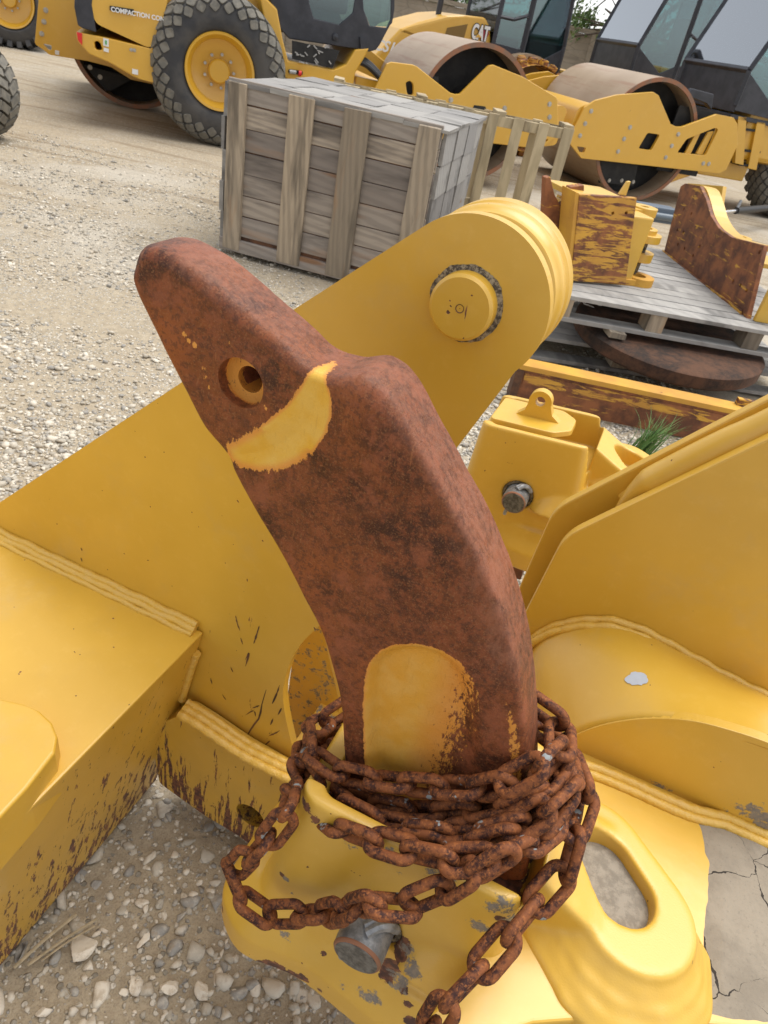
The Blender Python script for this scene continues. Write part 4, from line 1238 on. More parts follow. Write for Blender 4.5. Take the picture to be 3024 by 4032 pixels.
# brackets, outlines traced on upright planes at their real distance
def vplane(P, az):                                # az: direction of plane in the ground plane (radians from +x)
    m = np.array([math.cos(az), math.sin(az), 0]); n = np.array([math.sin(az), -math.cos(az), 0])
    def f(x, y, off=0.):
        q = on_plane(x, y, np.array(P)-n*off, n)-np.array(P); return (float(q @ m), float(q[2]))
    return f
def loc_obj(o, P, az):
    o.location = tuple(P); o.rotation_euler = (0, 0, az)
def flange(mb, x, y, z, ro, ri, h):
    mb.lathe([(ri, 0), (ro, 0), (ro, h), (ri, h)], (x, y, z), (0, 0, 1), 32, closed=True)
# bracket 1
B1 = on_z(1243, 612, DZ); B1b = on_z(1350, 622, DZ)
az1 = math.atan2(B1b[1]-B1[1], B1b[0]-B1[0])
f1 = vplane(B1, az1)
br1 = thing('steel_bracket', 'yellow bracket with a flat rust streaked face and round flanges, at the pallet corner', 'bracket', tuple(B1), az1)
pl1 = [f1(*p) for p in [(1252, 420), (1376, 428), (1352, 614), (1233, 607)]]
hs_ = [circ(f1(*p), .009, 12) for p in [(1324, 461), (1353, 460)]]
MB().prism(pl1, 0, .03, f_uw, hs_).build('face_plate', M['plate_half'], br1, bevel=.003)
e0 = f1(1240, 418); e1_ = f1(1222, 608)
MB().prism([(pl1[3][0]-.025, pl1[3][1]), (pl1[0][0]-.028, pl1[0][1]+.01), (pl1[0][0], pl1[0][1]+.005), (pl1[3][0], pl1[3][1])], .004, .16, f_uw).build('edge_web', M['plate_light'], br1, bevel=.003)
nz = [f1(*p, .17) for p in [(1172, 520), (1179, 384), (1189, 382), (1198, 420), (1210, 443), (1222, 437), (1232, 404), (1262, 400), (1262, 600), (1190, 600)]]
MB().prism(nz, .17, .22, f_uw).build('notched_plate', M['plate_rust'], br1, bevel=.003)
tp = f1(1372, 428)
MB().bx(pl1[0][0], tp[0]+.02, .03, .40, pl1[0][1]-.035, pl1[0][1]-.005).build('top_plate', M['yellow'], br1, bevel=.003)
MB().prism([(pl1[1][0]-.10, pl1[1][1]), (pl1[1][0]-.075, pl1[1][1]+.07), (pl1[1][0]-.055, pl1[1][1]+.075), (pl1[1][0]-.055, pl1[1][1])], .03, .05, f_uw).build('tab', M['yellow'], br1, bevel=.002)
for (px, py, ro, ri, h, zz, yy) in [(1396, 497, .105, .045, .045, .245, .20), (1396, 485, .080, .045, .070, .25, .20), (1383, 545, .085, .02, .055, .12, .22), (1378, 595, .105, .05, .05, .0, .13), (1396, 436, .085, .03, .05, .37, .30)]:
    x_ = f1(px, py, yy)[0]
    b = MB(); flange(b, x_, yy, zz, ro, ri, h); b.bx(pl1[0][0]+.08, x_-ri, yy-ro*.8, yy+ro*.8, zz+.002, zz+h*.8); o = b.build('flange', M['plate_light'] if zz == 0 else M['yellow'], br1, bevel=.003)
MB().bx(pl1[0][0]+.06, f1(1362, 520, .21)[0], .06, .34, .0, .40).build('core_block', M['yellow'], br1, bevel=.01)
b = MB().cyl((f1(1390, 520, .21)[0], .21, .04), (f1(1390, 520, .21)[0], .21, .28), .035, 24); b.build('pivot_tube', M['grime'], br1)
# bracket 2
B2 = on_z(1440, 548, DZ); B2b = on_z(1614, 688, DZ)
az2 = math.atan2(B2b[1]-B2[1], B2b[0]-B2[0])
f2 = vplane(B2, az2)
br2 = thing('steel_bracket', 'large dark rusted bracket plate with bolt holes and yellow ends, right side of the pallet', 'bracket', tuple(B2), az2)
o2 = [f2(*p) for p in [(1432, 552), (1470, 402), (1480, 396), (1512, 402), (1525, 430), (1535, 465), (1552, 492), (1580, 512), (1650, 530), (1612, 690), (1600, 684), (1520, 630)]]
hl = [circ(f2(*p), .013, 12, .8) for p in [(1477, 452), (1493, 462), (1463, 497), (1476, 502), (1464, 528), (1478, 537), (1511, 532), (1497, 552), (1640, 545), (1583, 608), (1599, 617), (1612, 628)]]
MB().prism(o2, 0, .03, f_uw, hl).build('bolt_plate', M['plate_rust'], br2, bevel=.003)
lo_ = [f2(*p) for p in [(1430, 556), (1434, 540), (1520, 610), (1605, 670), (1600, 692)]]
MB().prism(lo_, -.012, -.002, f_uw).build('foot_strip', M['plate_half'], br2, bevel=.002)
cv = [f2(*p) for p in [(1480, 396), (1512, 402), (1525, 430), (1535, 465), (1552, 492), (1580, 512), (1650, 530)]]
b = MB(); cvs = spline([(p[0], 0, p[1]) for p in cv], 24)
b.prism([(p[0], p[2]+.002) for p in cvs]+[(p[0], p[2]-.03) for p in cvs[::-1]], .031, .13, f_uw); b.build('curved_flange', M['yellow'], br2, bevel=.002)
e2 = f2(1614, 690); e3 = f2(1652, 530)
MB().prism([(e2[0], e2[1]), (e3[0], e3[1]), (e3[0]+.40, e3[1]-.0), (e2[0]+.40, e2[1])], -.004, -.03, f_uw)
b = MB().bx(e2[0]-.0, e2[0]+.03, .032, .55, -.0, e3[1]-.01); b.build('end_plate', M['yellow'], br2, bevel=.003)
MB().prism([(f2(1485, 398, .35)[0], .22), (f2(1485, 398, .35)[0], f2(1490, 398, .35)[1]), (f2(1562, 402, .35)[0], f2(1562, 402, .35)[1]), (f2(1556, 455, .35)[0], f2(1552, 460, .35)[1]), (f2(1540, 470, .35)[0], .22)], .35, .38, f_uw, [circ(f2(1543, 430, .35), .012, 10)]).build('rear_plate', M['yellow'], br2, bevel=.003)
b = MB(); x_ = f2(1610, 485, .3)[0]
flange(b, x_, .3, .20, .11, .05, .04); b.build('flange', M['yellow'], br2, bevel=.003)
b = MB(); flange(b, x_, .3, .24, .085, .045, .035); b.build('flange', M['yellow'], br2, bevel=.003)
MB().bx(x_-.25, x_+.4, .04, .5, .17, .20).build('shelf_plate', M['yellow'], br2, bevel=.003)
MB().bx(x_-.20, x_-.06, .22, .34, .20, .255).build('stop_block', M['yellow'], br2, bevel=.003)

# hydraulic cylinder beyond the pallet
cq = on_z(1590, 455, .28); cq2 = on_z(1700, 445, .30)
t = thing('hydraulic_cylinder', 'black hydraulic cylinder with bright chrome rod lying behind the right bracket', 'cylinder', tuple(cq), 0)
d = Vector(cq2-cq)
MB().cyl((0, 0, 0), tuple(d*1.2), .045, 24).build('barrel', M['hose'], t)
MB().cyl(tuple(-d*1.3), (0, 0, 0), .022, 20).build('rod', simple('chrome', (.7, .7, .7), .15, .9), t)
MB().cyl((0, 0, .04), (.02, .03, .13), .02, 12).build('port', M['galv'], t)
cq = on_z(1420, 470, .35)
t = thing('grey_coupler', 'dull blue grey steel box part on the pallet behind the near bracket', 'machine part', tuple(cq), .3)
MB().bx(-.22, .22, 0, .2, -.05, .10).build('box', simple('bluegrey', (.10, .13, .17), .5), t, bevel=.01)
MB().cyl((-.15, -.03, .02), (.6, -.03, .02), .035, 16).build('tube', simple('bluegrey2', (.12, .15, .18), .4), t)

# rusty channel lying in front of the pallets
ch0 = on_z(1110, 868, 0)
cz = .215
c0 = on_z(1128, 786, cz); c1 = on_z(1600, 886, cz)
caz = math.atan2(c1[1]-c0[1], c1[0]-c0[0])
t = thing('steel_channel', 'long rusted yellow steel channel lying on the stones in front of the pallets', 'steel channel', (c0[0], c0[1], 0), caz)
MB().bx(0, 2.6, 0, .02, .0, cz-.03).build('web_plate', M['plate_rust'], t, bevel=.002)
MB().bx(-.01, 2.62, -.012, .10, cz-.028, cz).build('top_flange', M['plate_light'], t, bevel=.003)
MB().bx(-.02, .02, -.014, .12, .0, cz-.03).build('end_plate', M['rust'], t, bevel=.003)
MB().bx(.03, 2.5, -.004, -.001, cz-.10, cz-.045).build('paint_band', M['plate_half'], t)
MB().bx(1.15, 1.95, .06, .09, cz, cz+.035).build('serrated_strip', M['plate_half'], t)
b = MB()
for i in range(28): b.add([(1.95+i*.03, .07, cz-.002), (1.965+i*.03, .07, cz+.02), (1.98+i*.03, .07, cz-.002), (1.95+i*.03, .10, cz-.002), (1.965+i*.03, .10, cz+.02), (1.98+i*.03, .10, cz-.002)], [(0, 1, 2), (3, 5, 4), (0, 3, 4, 1), (1, 4, 5, 2)])
b.build('tooth_row', M['rust'], t)
# small crumpled litter on the lower pallet
lq = on_z(1240, 660, .31)
b = MB()
for i in range(26):
    p = (random.gauss(0, .07), random.gauss(0, .035), abs(random.gauss(.01, .012)))
    b.box(p, (random.uniform(.02, .07), random.uniform(.01, .03), .004), Matrix.Rotation(random.uniform(0, 3), 3, 'Z') @ Matrix.Rotation(random.uniform(-.5, .5), 3, 'X'))
o = b.build('litter', M['white']); o.location = (lq[0]-.02, lq[1]+.1, .315); tag(o, 'scraps of white plastic caught between the stacked pallets', 'litter')

# ================================================================== GRASS
def grass(loc, n, h, spread, label):
    b = MB()
    for i in range(n):
        a = random.uniform(0, 2*PI); r = abs(random.gauss(0, spread)); L = h*random.uniform(.55, 1.1)
        x, y = r*math.cos(a), r*math.sin(a); la = random.uniform(0, 2*PI); lean = random.uniform(.1, .6)
        w = random.uniform(.003, .006); pts = []
        for k in range(6):
            t_ = k/5; pts.append((x+math.cos(la)*lean*L*t_**1.8+.35*L*t_, y+math.sin(la)*lean*L*t_**1.8, L*t_*(1-.25*t_)))
        vs = []
        for k, p in enumerate(pts):
            ww = w*(1-k/5.2); vs += [(p[0]-ww*math.sin(la), p[1]+ww*math.cos(la), p[2]), (p[0]+ww*math.sin(la), p[1]-ww*math.cos(la), p[2]+.001)]
        b.add(vs, [(2*k, 2*k+1, 2*k+3, 2*k+2) for k in range(5)])
    k = NT('grass_blade', .6); g = k.t.nodes.new('ShaderNodeNewGeometry')
    k.color(k.mix(g.outputs['Random Per Island'], (0.05, 0.16, 0.03), (0.16, 0.25, 0.07)))
    o = b.build('grass_tuft', k.m, fixn=False); o.location = tuple(loc)
    return tag(o, label, 'grass')
gq = on_z(1375, 975, .0)
grass((gq[0]+.0, gq[1]-.02, 0), 110, .26, .035, 'tuft of bright green grass growing in front of the rusty channel')
b = MB()
for (p_, q_, r_) in [((30, 2090), (165, 1975), .0035), ((60, 2085), (210, 1985), .0028), ((90, 2075), (205, 2000), .002)]:
    a = on_z(*p_, .015); c = on_z(*q_, .03); m_ = (a+c)/2; m_[2] += .006
    b.tube(spline([tuple(a), tuple(m_), tuple(c)], 12), r_, 6)
tag(b.build('dry_stalk', simple('straw', (.42, .34, .22), .8, 0, 60, (.3, .24, .15))), 'broken dry plant stalks lying on the dirt beside the yellow beam', 'stalk')

# ================================================================== ROLLERS
MAZ = math.radians(22)
mdir = np.array([math.cos(MAZ), math.sin(MAZ), 0]); ndir = np.array([math.sin(MAZ), -math.cos(MAZ), 0])
PA = np.array([-2.82, 8.84, 0]); PD = np.array([2.05, 11.2, 0])
def side_fn(P):
    def f(x, y, off=0.):
        q = on_plane(x, y, P-ndir*off, ndir)-P
        return (float(q @ mdir), float(q[2]))
    return f
fA, fD = side_fn(PA), side_fn(PD)
def mroot(name, P, label, az=MAZ):
    return thing(name, label, 'road roller', tuple(P), az)
def bolts(pts, y, parent, r=.022):
    for (x, z) in pts:
        b = MB().cyl((x, y-.014, z), (x, y, z), r, 12); b.cyl((x, y-.004, z), (x, y+.002, z), r*1.5, 12)
        b.build('bolt', M['bolt'], parent)
def drum(parent, xc, zc, r, y0, y1, rim=True):
    b = MB().lathe([(r, y0), (r, y1), (r-.045, y1), (r-.045, y0)], (xc, 0, zc), (0, 1, 0), 72, closed=True)
    d = b.build('drum', M['drum'], parent)
    MB().lathe([(r+.002, y0-.006), (r+.002, y0+.012), (r-.05, y0+.012), (r-.05, y0-.006)], (xc, 0, zc), (0, 1, 0), 72, closed=True).build('drum_rim', M['drumrim'], d)
    MB().lathe([(.02, y0+.32), (.28, y0+.30), (.30, y0+.34), (r-.04, y0+.36)], (xc, 0, zc), (0, 1, 0), 48).build('drum_hub', M['dark'], d)
    MB().lathe([(.01, y0+.12), (.20, y0+.12), (.22, y0+.32)], (xc, 0, zc), (0, 1, 0), 32).build('hub_cap', M['dark'], d)
    for i in range(8):
        a = 2*PI*i/8+.3
        MB().cyl((xc+.25*math.cos(a), y0+.27, zc+.25*math.sin(a)), (xc+.25*math.cos(a), y0+.30, zc+.25*math.sin(a)), .02, 8).build('hub_bolt', M['bolt'], d)
    return d
# --- roller D (right): frame, drum
rD = mroot('road_roller', PD, 'yellow single drum roller nearest on the right, its steel drum facing left')
oD = [(1256, 342), (1226, 304), (1263, 232), (1287, 217), (1334, 205), (1412, 199), (1423, 206), (1449, 268), (1462, 274), (1475, 274), (1549, 247), (1585, 254), (1593, 268), (1593, 315), (1569, 367), (1554, 375)]
oD = [fD(*p) for p in oD]
slot1 = rounded([fD(*p) for p in [(1246, 316), (1266, 319), (1262, 330), (1252, 329)]], .02, 2)
win1 = rounded([fD(*p) for p in [(1399, 287), (1426, 291), (1407, 325), (1379, 321)]], .03, 3)
win2 = rounded([fD(*p) for p in [(1483, 301), (1545, 276), (1552, 280), (1524, 336), (1463, 330)]], .03, 3)
MB().prism(oD, 0, .05, f_uw, [slot1, win1, win2]).build('side_frame', M['yellow_mach'], rD, bevel=.012, seg=2)
bolts([fD(*p) for p in [(1277, 240), (1264, 267), (1253, 293), (1361, 275), (1348, 300), (1335, 327), (1465, 290), (1451, 315), (1438, 340), (1519, 353), (1531, 354)]], 0, rD, .02)
for (xa, xb) in ((1487, 1497), (1512, 1524)):
    p = [fD(xa+18, 286, .05), fD(xb+18, 284, .05), fD(xb-6, 334, .05), fD(xa-8, 332, .05)]
    MB().prism(p, .05, .08, f_uw).build('inner_bar', M['yellow_mach'], rD)
bp = [fD(1379, 321), fD(1426, 291)]
MB().bx(bp[0][0]-.1, bp[1][0]+.1, .12, .16, bp[0][1]-.1, bp[1][1]+.1).build('hose_panel', M['dark'], rD)
MB().bx(fD(1463, 330)[0]-.1, fD(1552, 280)[0]+.1, .20, .23, .45, 1.3).build('hose_panel', M['dark'], rD)
xd, zd, rd = .62, .767, .80
xd = (fD(1283, 352)[0]+fD(1507, 262)[0])/2*.0+.64
drum(rD, xd, .79, .79, .12, 2.20)
MB().prism([fD(*p, .1) for p in [(1305, 330), (1390, 336), (1375, 405), (1300, 398)]], .18, .22, f_uw).build('leg_plate', M['dark'], rD, bevel=.01)
bolts([fD(*p, .18) for p in [(1316, 390), (1343, 390), (1368, 393)]], .18, rD, .018)
MB().prism([fD(*p) for p in [(1568, 372), (1548, 376), (1430, 420), (1455, 412), (1490, 398)]], .3, 2.0, f_uw).build('scraper', M['plate_light'], rD)
# front cross beam
prF = rounded([(oD[1][0]-.02, oD[1][1]+.02), (oD[2][0]-.06, oD[2][1]-.02), (oD[2][0]+.03, oD[2][1]+.03), (oD[3][0], oD[3][1]-.03), (oD[3][0], oD[1][1]+.05)], .05, 5)
MB().prism(prF, .05, 2.25, f_uw).build('front_beam', M['yellow_mach'], rD, bevel=.01)
MB().prism(oD, 2.25, 2.30, f_uw).build('side_frame', M['yellow_mach'], rD, bevel=.01)
# hitch and ladder
xh = fD(1593, 300)[0]
MB().bx(xh-.05, xh+.9, .55, 1.9, .45, 1.15).build('hitch', M['yellow_mach'], rD, bevel=.02)
for i, (xa, ya, xb, yb) in enumerate([(1604, 250, 1612, 355), (1645, 262, 1640, 366)]):
    p = [fD(xa-9, ya, .3), fD(xa+9, ya+3, .3), fD(xb+4-10, yb+2, .3), fD(xb-24, yb-2, .3)]
    MB().prism(p, .30, .38, f_uw).build('ladder_rail', M['yellow_mach'], rD, bevel=.006)
for y_ in (282, 327, 358):
    a = fD(1606-(y_-282)*.12, y_, .3); c = fD(1648-(y_-282)*.12, y_+5, .3)
    MB().prism([(a[0], a[1]), (c[0], c[1]), (c[0], c[1]+.03), (a[0], a[1]+.03)], .31, .52, f_uw).build('ladder_step', M['dark'], rD)
M['glass'] = None
k = NT('tinted_cab_glass', .05)
k.b.inputs['Base Color'].default_value = (.45, .62, .62, 1); k.b.inputs['Transmission Weight'].default_value = 0
gl = k.t.nodes.new('ShaderNodeBsdfGlossy'); gl.inputs['Roughness'].default_value = .03; gl.inputs['Color'].default_value = (.9, .95, 1, 1)
tr = k.t.nodes.new('ShaderNodeBsdfTransparent'); tr.inputs['Color'].default_value = (.42, .62, .62, 1)
fr_ = k.t.nodes.new('ShaderNodeFresnel'); fr_.inputs['IOR'].default_value = 1.5
ad = k.math('ADD', fr_.outputs[0], .24)
ms = k.t.nodes.new('ShaderNodeMixShader'); k.L(ad, ms.inputs[0]); k.L(tr.outputs[0], ms.inputs[1]); k.L(gl.outputs[0], ms.inputs[2]); k.L(ms.outputs[0], k.out.inputs[0])
M['glass'] = k.m; ad.node.inputs[1].default_value = .10
k.m.name = 'tinted_cab_glass'
M['windshield'] = k.m.copy(); M['windshield'].name = 'windshield_glass'
for n_ in M['windshield'].node_tree.nodes:
    if n_.type == 'MATH': n_.inputs[1].default_value = .42
def tyre(parent, c, r, w, kind, rimr, face=-1):
    """wheel, axis along local y; face -1 = dish side toward the viewer"""
    x, y, z = c
    wh = bpy.data.objects.new('wheel', None); link(wh, parent); wh.location = (x, y, z)
    ra_ = [(r-.02-.17+.17*math.sin(t), -w/2+.17-.17*math.cos(t)) for t in np.linspace(0.15, PI/2, 7)]
    pr = [(rimr, -w/2+.05), (rimr+.03, -w/2+.01), (r*.66, -w/2-.012)]+ra_+[(r-.02, 0)]+[(a, -b_) for a, b_ in ra_[::-1]]+[(r*.66, w/2+.01), (rimr, w/2-.05)]
    pr = [(float(a), float(b_)) for a, b_ in spline(pr, 40)[:, :2]] if True else pr
    ty = MB().lathe(pr, (0, 0, 0), (0, 1, 0), 96).build('tyre', M['rubber'], wh)
    b = MB()
    if kind == 'diamond':
        n = 26; RS = .17
        def tp(sv, h):
            lim = RS*PI/2
            if sv < lim:
                ph = sv/RS; return (r-.012-RS+(RS+h)*math.sin(ph), -w/2+RS-(RS+h)*math.cos(ph))
            return (r-.012+h, -w/2+RS+(sv-lim))
        rowh = .072
        for row in range(8):
            s0 = .035+rowh*row
            for i in range(n):
                a = 2*PI*(i+.5*(row % 2))/n
                d_ = rounded([(PI/n*.90, 0), (0, rowh*.88), (-PI/n*.90, 0), (0, -rowh*.88)], .03, 2)
                vs = []
                for hh, sc_2 in ((-.02, 1.), (.016, .90)):
                    for (p, q) in d_:
                        rad, yy2 = tp(s0+q*sc_2, hh)
                        an = a+p*sc_2
                        vs.append((rad*math.cos(an), yy2, rad*math.sin(an)))
                m_ = len(d_)
                b.add(vs, [tuple(range(m_, 2*m_))]+[(q, (q+1) % m_, m_+(q+1) % m_, m_+q) for q in range(m_)])
        b.build('tread', M['rubber_dusty'], wh)
    else:
        n = 26
        for i in range(n):
            for sgn in (-1, 1):
                a = 2*PI*(i+(.5 if sgn > 0 else 0))/n
                R = Matrix.Rotation(-a, 3, 'Y')
                b.box(tuple(R @ Vector((r*.985, sgn*w*.22, 0))), (.09, w*.40, .07), R @ Matrix.Rotation(sgn*.45, 3, 'X'))
                b.box(tuple(R @ Vector((r*.93, sgn*w*.45, .03))), (.11, .07, .08), R @ Matrix.Rotation(sgn*.5, 3, 'Z'))
        b.build('tread', M['rubber_dusty'] if kind == 'lug' else M['rubber'], wh)
    f = face
    ri = MB().lathe([(rimr+.01, f*(w/2-.03)), (rimr+.005, f*(w/2-.0)), (rimr-.02, f*(w/2-.005)), (rimr-.03, f*(w/2-.04)), (rimr-.05, f*(w/2-.06)), (rimr-.07, f*(w/2-.16)), (rimr-.12, f*(w/2-.18)), (.20, f*(w/2-.20)), (.12, f*(w/2-.2))], (0, 0, 0), (0, 1, 0), 64).build('rim', M['yellow_mach'], wh)
    MB().lathe([(.001, f*(w/2-.12)), (.105, f*(w/2-.12)), (.12, f*(w/2-.135)), (.125, f*(w/2-.2))], (0, 0, 0), (0, 1, 0), 32).build('hub', M['yellow_mach'], wh)
    for i in range(9):
        a = 2*PI*i/9
        MB().cyl((.165*math.cos(a), f*(w/2-.16), .165*math.sin(a)), (.165*math.cos(a), f*(w/2-.2), .165*math.sin(a)), .017, 8).build('wheel_nut', M['bolt'], wh)
    return wh
tyre(rD, (fD(1655, 370, .4)[0]+.75, .62, .78), .78, .56, 'diamond', .38)
# cab builder: local x along machine, front at x0 side when s=-1
def cab(parent, x0, x1, y0, y1, z0, z1, s, wsl=.35, door=True):
    """s=+1: windshield at the x1 end, -1: at the x0 end"""
    c = bpy.data.objects.new('cab', None); link(c, parent)
    fx, bx_ = (x1, x0) if s > 0 else (x0, x1)
    zs = z0+.45
    ft = fx-s*wsl          # windshield top recedes
    T = .07
    def bar(a, b_, r=T, nm='pillar'):
        MB().tube([a, b_], r/2*1.3, 4, smooth=False).build(nm, M['black'], c, bevel=.01)
    for y in (y0, y1):
        bar((fx, y, z0), (fx+s*.0, y, zs)); bar((fx, y, zs), (ft, y, z1))
        bar((bx_, y, z0), (bx_, y, z1)); mx = bx_+(fx-bx_)*.42
        bar((mx, y, z0), (mx, y, z1), .09)
        bar((bx_, y, z1), (ft, y, z1)); 
        # lower side panel with a shaped top edge
        pts = [(bx_, z0-.10), (fx, z0-.05), (fx, zs-.02), (mx+(fx-mx)*.35, z0+.10), (mx, z0+.28), (bx_, z0+.30)]
        MB().prism(pts, y-.02, y+.02, f_uw).build('side_panel', M['black'], c, bevel=.008)
        MB().prism([(bx_, z0+.30), (mx, z0+.28), (mx+(fx-mx)*.35, z0+.10), (fx, zs-.02), (ft, z1), (bx_, z1)], y-.004, y+.004, f_uw).build('side_window', M['glass'], c)
        MB().tube([(mx-.03*s, y-.03, z0+.75), (mx-.1*s, y-.03, z0+.75)], .012, 6).build('door_handle', M['black'], c)
        zm = z0+.80
        bar((mx, y, zm), (mx+(bx_-mx)*.5, y, zm-.12), .05); bar((mx+(bx_-mx)*.5, y, zm-.12), (bx_, y, zm-.12), .05)
    bar((fx, y0, zs), (fx, y1, zs)); bar((ft, y0, z1), (ft, y1, z1)); bar((bx_, y0, z1), (bx_, y1, z1))
    MB().add([(fx, y0, zs), (fx, y1, zs), (ft, y1, z1), (ft, y0, z1)], [(0, 1, 2, 3)]).build('windshield', M['windshield'], c, fixn=False).modifiers.new('s', 'SOLIDIFY').thickness = .006
    MB().add([(bx_, y0, zs), (bx_, y1, zs), (bx_, y1, z1), (bx_, y0, z1)], [(0, 1, 2, 3)]).build('rear_window', M['glass'], c, fixn=False).modifiers.new('s', 'SOLIDIFY').thickness = .006
    MB().bx(min(fx, fx-s*.03), max(fx, fx-s*.03), y0, y1, z0-.08, zs-.02).build('front_panel', M['black'], c, bevel=.01)
    MB().bx(min(x0, x1), max(x0, x1), y0, y1, z0-.16, z0-.10).build('floor', M['black'], c, bevel=.01)
    MB().bx(min(ft, bx_)-.06, max(ft, bx_)+.06, y0-.06, y1+.06, z1, z1+.12).build('roof', M['black'], c, bevel=.03)
    ym = (y0+y1)/2; sx = bx_+(fx-bx_)*.35
    MB().bx(sx-.25, sx+.25, ym-.25, ym+.25, z0+.25, z0+.42).build('seat', M['dark'], c, bevel=.04)
    MB().bx(sx-s*.25-.06, sx-s*.25+.06, ym-.25, ym+.25, z0+.42, z0+1.05).build('seat_back', M['dark'], c, bevel=.04)
    MB().cyl((fx-s*.25, ym, z0-.05), (fx-s*.45, ym, z0+.62), .05, 12).build('steering_column', M['dark'], c)
    MB().lathe([(.17, -.012), (.185, 0), (.17, .012), (.155, 0)], (fx-s*.47, ym, z0+.66), (-s*.3, 0, 1), 24, closed=True).build('steering_wheel', M['dark'], c)
    return c
cab(rD, 2.02, 3.7, .30, 1.85, 1.42, 3.0, -1, .45)
cd = bpy.data.objects.get('cab')
p = [fD(*q, .28) for q in [(1490, 190), (1535, 202), (1530, 236), (1520, 222), (1478, 205)]]
MB().prism(p, .20, .30, f_uw).build('fender', M['black'], rD, bevel=.01)
MB().bx(2.4, 5.0, .35, 1.9, .75, 1.8).build('hood', M['yellow_mach'], rD, bevel=.08)

# --- roller A (middle-left)
rA = mroot('road_roller', PA, 'yellow single drum roller at left, large diamond tread wheel and drum pointing right')
oA = [fA(*p) for p in [(806, 200), (812, 188), (836, 138), (846, 134), (893, 140), (900, 143), (972, 200), (985, 204), (994, 203), (1056, 142), (1066, 140), (1130, 166), (1202, 210), (1205, 216), (1207, 291), (1170, 322), (1054, 309), (900, 296), (806, 285)]]
sl1 = rounded([fA(*p) for p in [(1166, 302), (1186, 301), (1172, 312), (1163, 310)]], .02, 2)
sl2 = rounded([fA(*p) for p in [(876, 178), (886, 174), (893, 182), (893, 206), (880, 205)]], .03, 3)
MB().prism(oA, 0, .05, f_uw, [sl1, sl2]).build('side_frame', M['yellow_mach'], rA, bevel=.012, seg=2)
MB().prism(oA, 2.25, 2.30, f_uw).build('side_frame', M['yellow_mach'], rA, bevel=.01)
MB().bx(fA(870, 170)[0], fA(900, 200)[0]+.3, .15, .18, .6, 1.1).build('hose_panel', M['dark'], rA)
bolts([fA(*p) for p in [(974, 216), (1090, 234), (1187, 225), (1187, 253), (1187, 281)]], 0, rA, .02)
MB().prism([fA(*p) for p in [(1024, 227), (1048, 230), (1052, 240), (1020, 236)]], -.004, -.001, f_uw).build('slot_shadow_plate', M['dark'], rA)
drum(rA, 3.17, .775, .765, .12, 2.20)
rA_x = [p[0] for p in oA]
prF = rounded([(max(rA_x)+.03, .60), (max(rA_x)+.05, 1.02), (max(rA_x)-.05, 1.06), (max(rA_x)-.2, 1.0), (max(rA_x)-.2, .55)], .05, 4)
MB().prism(prF, .05, 2.25, f_uw).build('front_beam', M['yellow_mach'], rA, bevel=.01)
tyre(rA, (0, .30, .755), .755, .60, 'diamond', .375)
tyre(rA, (0, 2.0, .755), .755, .60, 'diamond', .375, 1)
# hood and tail
hd = rounded([fA(*p, .1) for p in [(205, -60), (196, 10), (205, 50), (322, 104), (338, 92), (355, 30), (365, -10), (365, -60)]], .06, 4)
MB().prism(hd, .10, 2.2, f_uw).build('hood', M['yellow_mach'], rA, bevel=.03, seg=3)
MB().prism([fA(*p, .08) for p in [(163, -60), (160, 15), (168, 55), (180, 62), (208, 70), (198, 10), (206, -60)]], .09, 2.2, f_uw).build('hood_guard', M['black'], rA, bevel=.02)
MB().prism([fA(*p, .05) for p in [(163, 69), (238, 84), (325, 105), (335, 100), (340, 178), (330, 180), (300, 172), (286, 166), (238, 138), (232, 135), (192, 118), (166, 90)]], .10, 2.1, f_uw, [rounded([fA(*p, .05) for p in [(203, 89), (215, 91), (221, 110), (205, 108)]], .02, 2)]).build('chassis', M['yellow_mach'], rA, bevel=.015)
MB().prism([fA(*p) for p in [(164, 70), (176, 73), (176, 99), (167, 88)]], .085, .094, f_uw).build('reflector', M['red'], rA)
for (a_, b_, c_, d_, m_) in [(222, 83, 234, 103, 'white'), (223, 104, 234, 115, 'white'), (285, 150, 298, 164, 'white')]:
    p = [fA(a_, b_), fA(c_, b_+3), fA(c_, d_), fA(a_, d_-3)]
    MB().prism(p, .088, .095, f_uw).build('decal', M[m_], rA)
MB().prism([fA(*p) for p in [(226, 88), (230, 89), (230, 98), (226, 97)]], .084, .087, f_uw).build('decal_mark', M['green'], rA)
bolts([fA(*p) for p in [(283, 109), (290, 110)]], .09, rA, .012)
# frame from wheel to hitch
MB().prism([fA(*p, .6) for p in [(600, 60), (560, -60), (350, -60), (325, 60), (330, 178), (420, 175), (625, 178)]], .63, 1.68, f_uw).build('rear_frame', M['yellow_mach'], rA, bevel=.015)
MB().prism([fA(*p, .2) for p in [(575, 60), (560, -20), (600, 20), (612, 85), (624, 132), (722, 152), (750, 140), (770, 108), (800, 105), (790, 125), (770, 158), (765, 186), (640, 178), (605, 165)]], .25, 2.0, f_uw).build('side_rail', M['yellow_mach'], rA, bevel=.015)
p = [fA(*q, .2) for q in [(632, 88), (632, 128), (720, 148), (735, 110)]]
MB().prism(p, .235, .248, f_uw).build('engine_bay_opening', M['dark'], rA)
b = MB()
for i in range(16):
    q = fA(random.uniform(638, 715), random.uniform(98, 138), .2)
    b.box((q[0], .23, q[1]), (random.uniform(.02, .07), .02, .012), Matrix.Rotation(random.uniform(-.8, .8), 3, 'Y'))
b.build('engine_fittings', M['grey_steel'], rA)['kind'] = 'stuff'
MB().prism(rounded([fA(*q, .2) for q in [(624, 150), (655, 154), (655, 163), (624, 159)]], .03, 3), .235, .248, f_uw).build('valve_slot', M['dark'], rA)
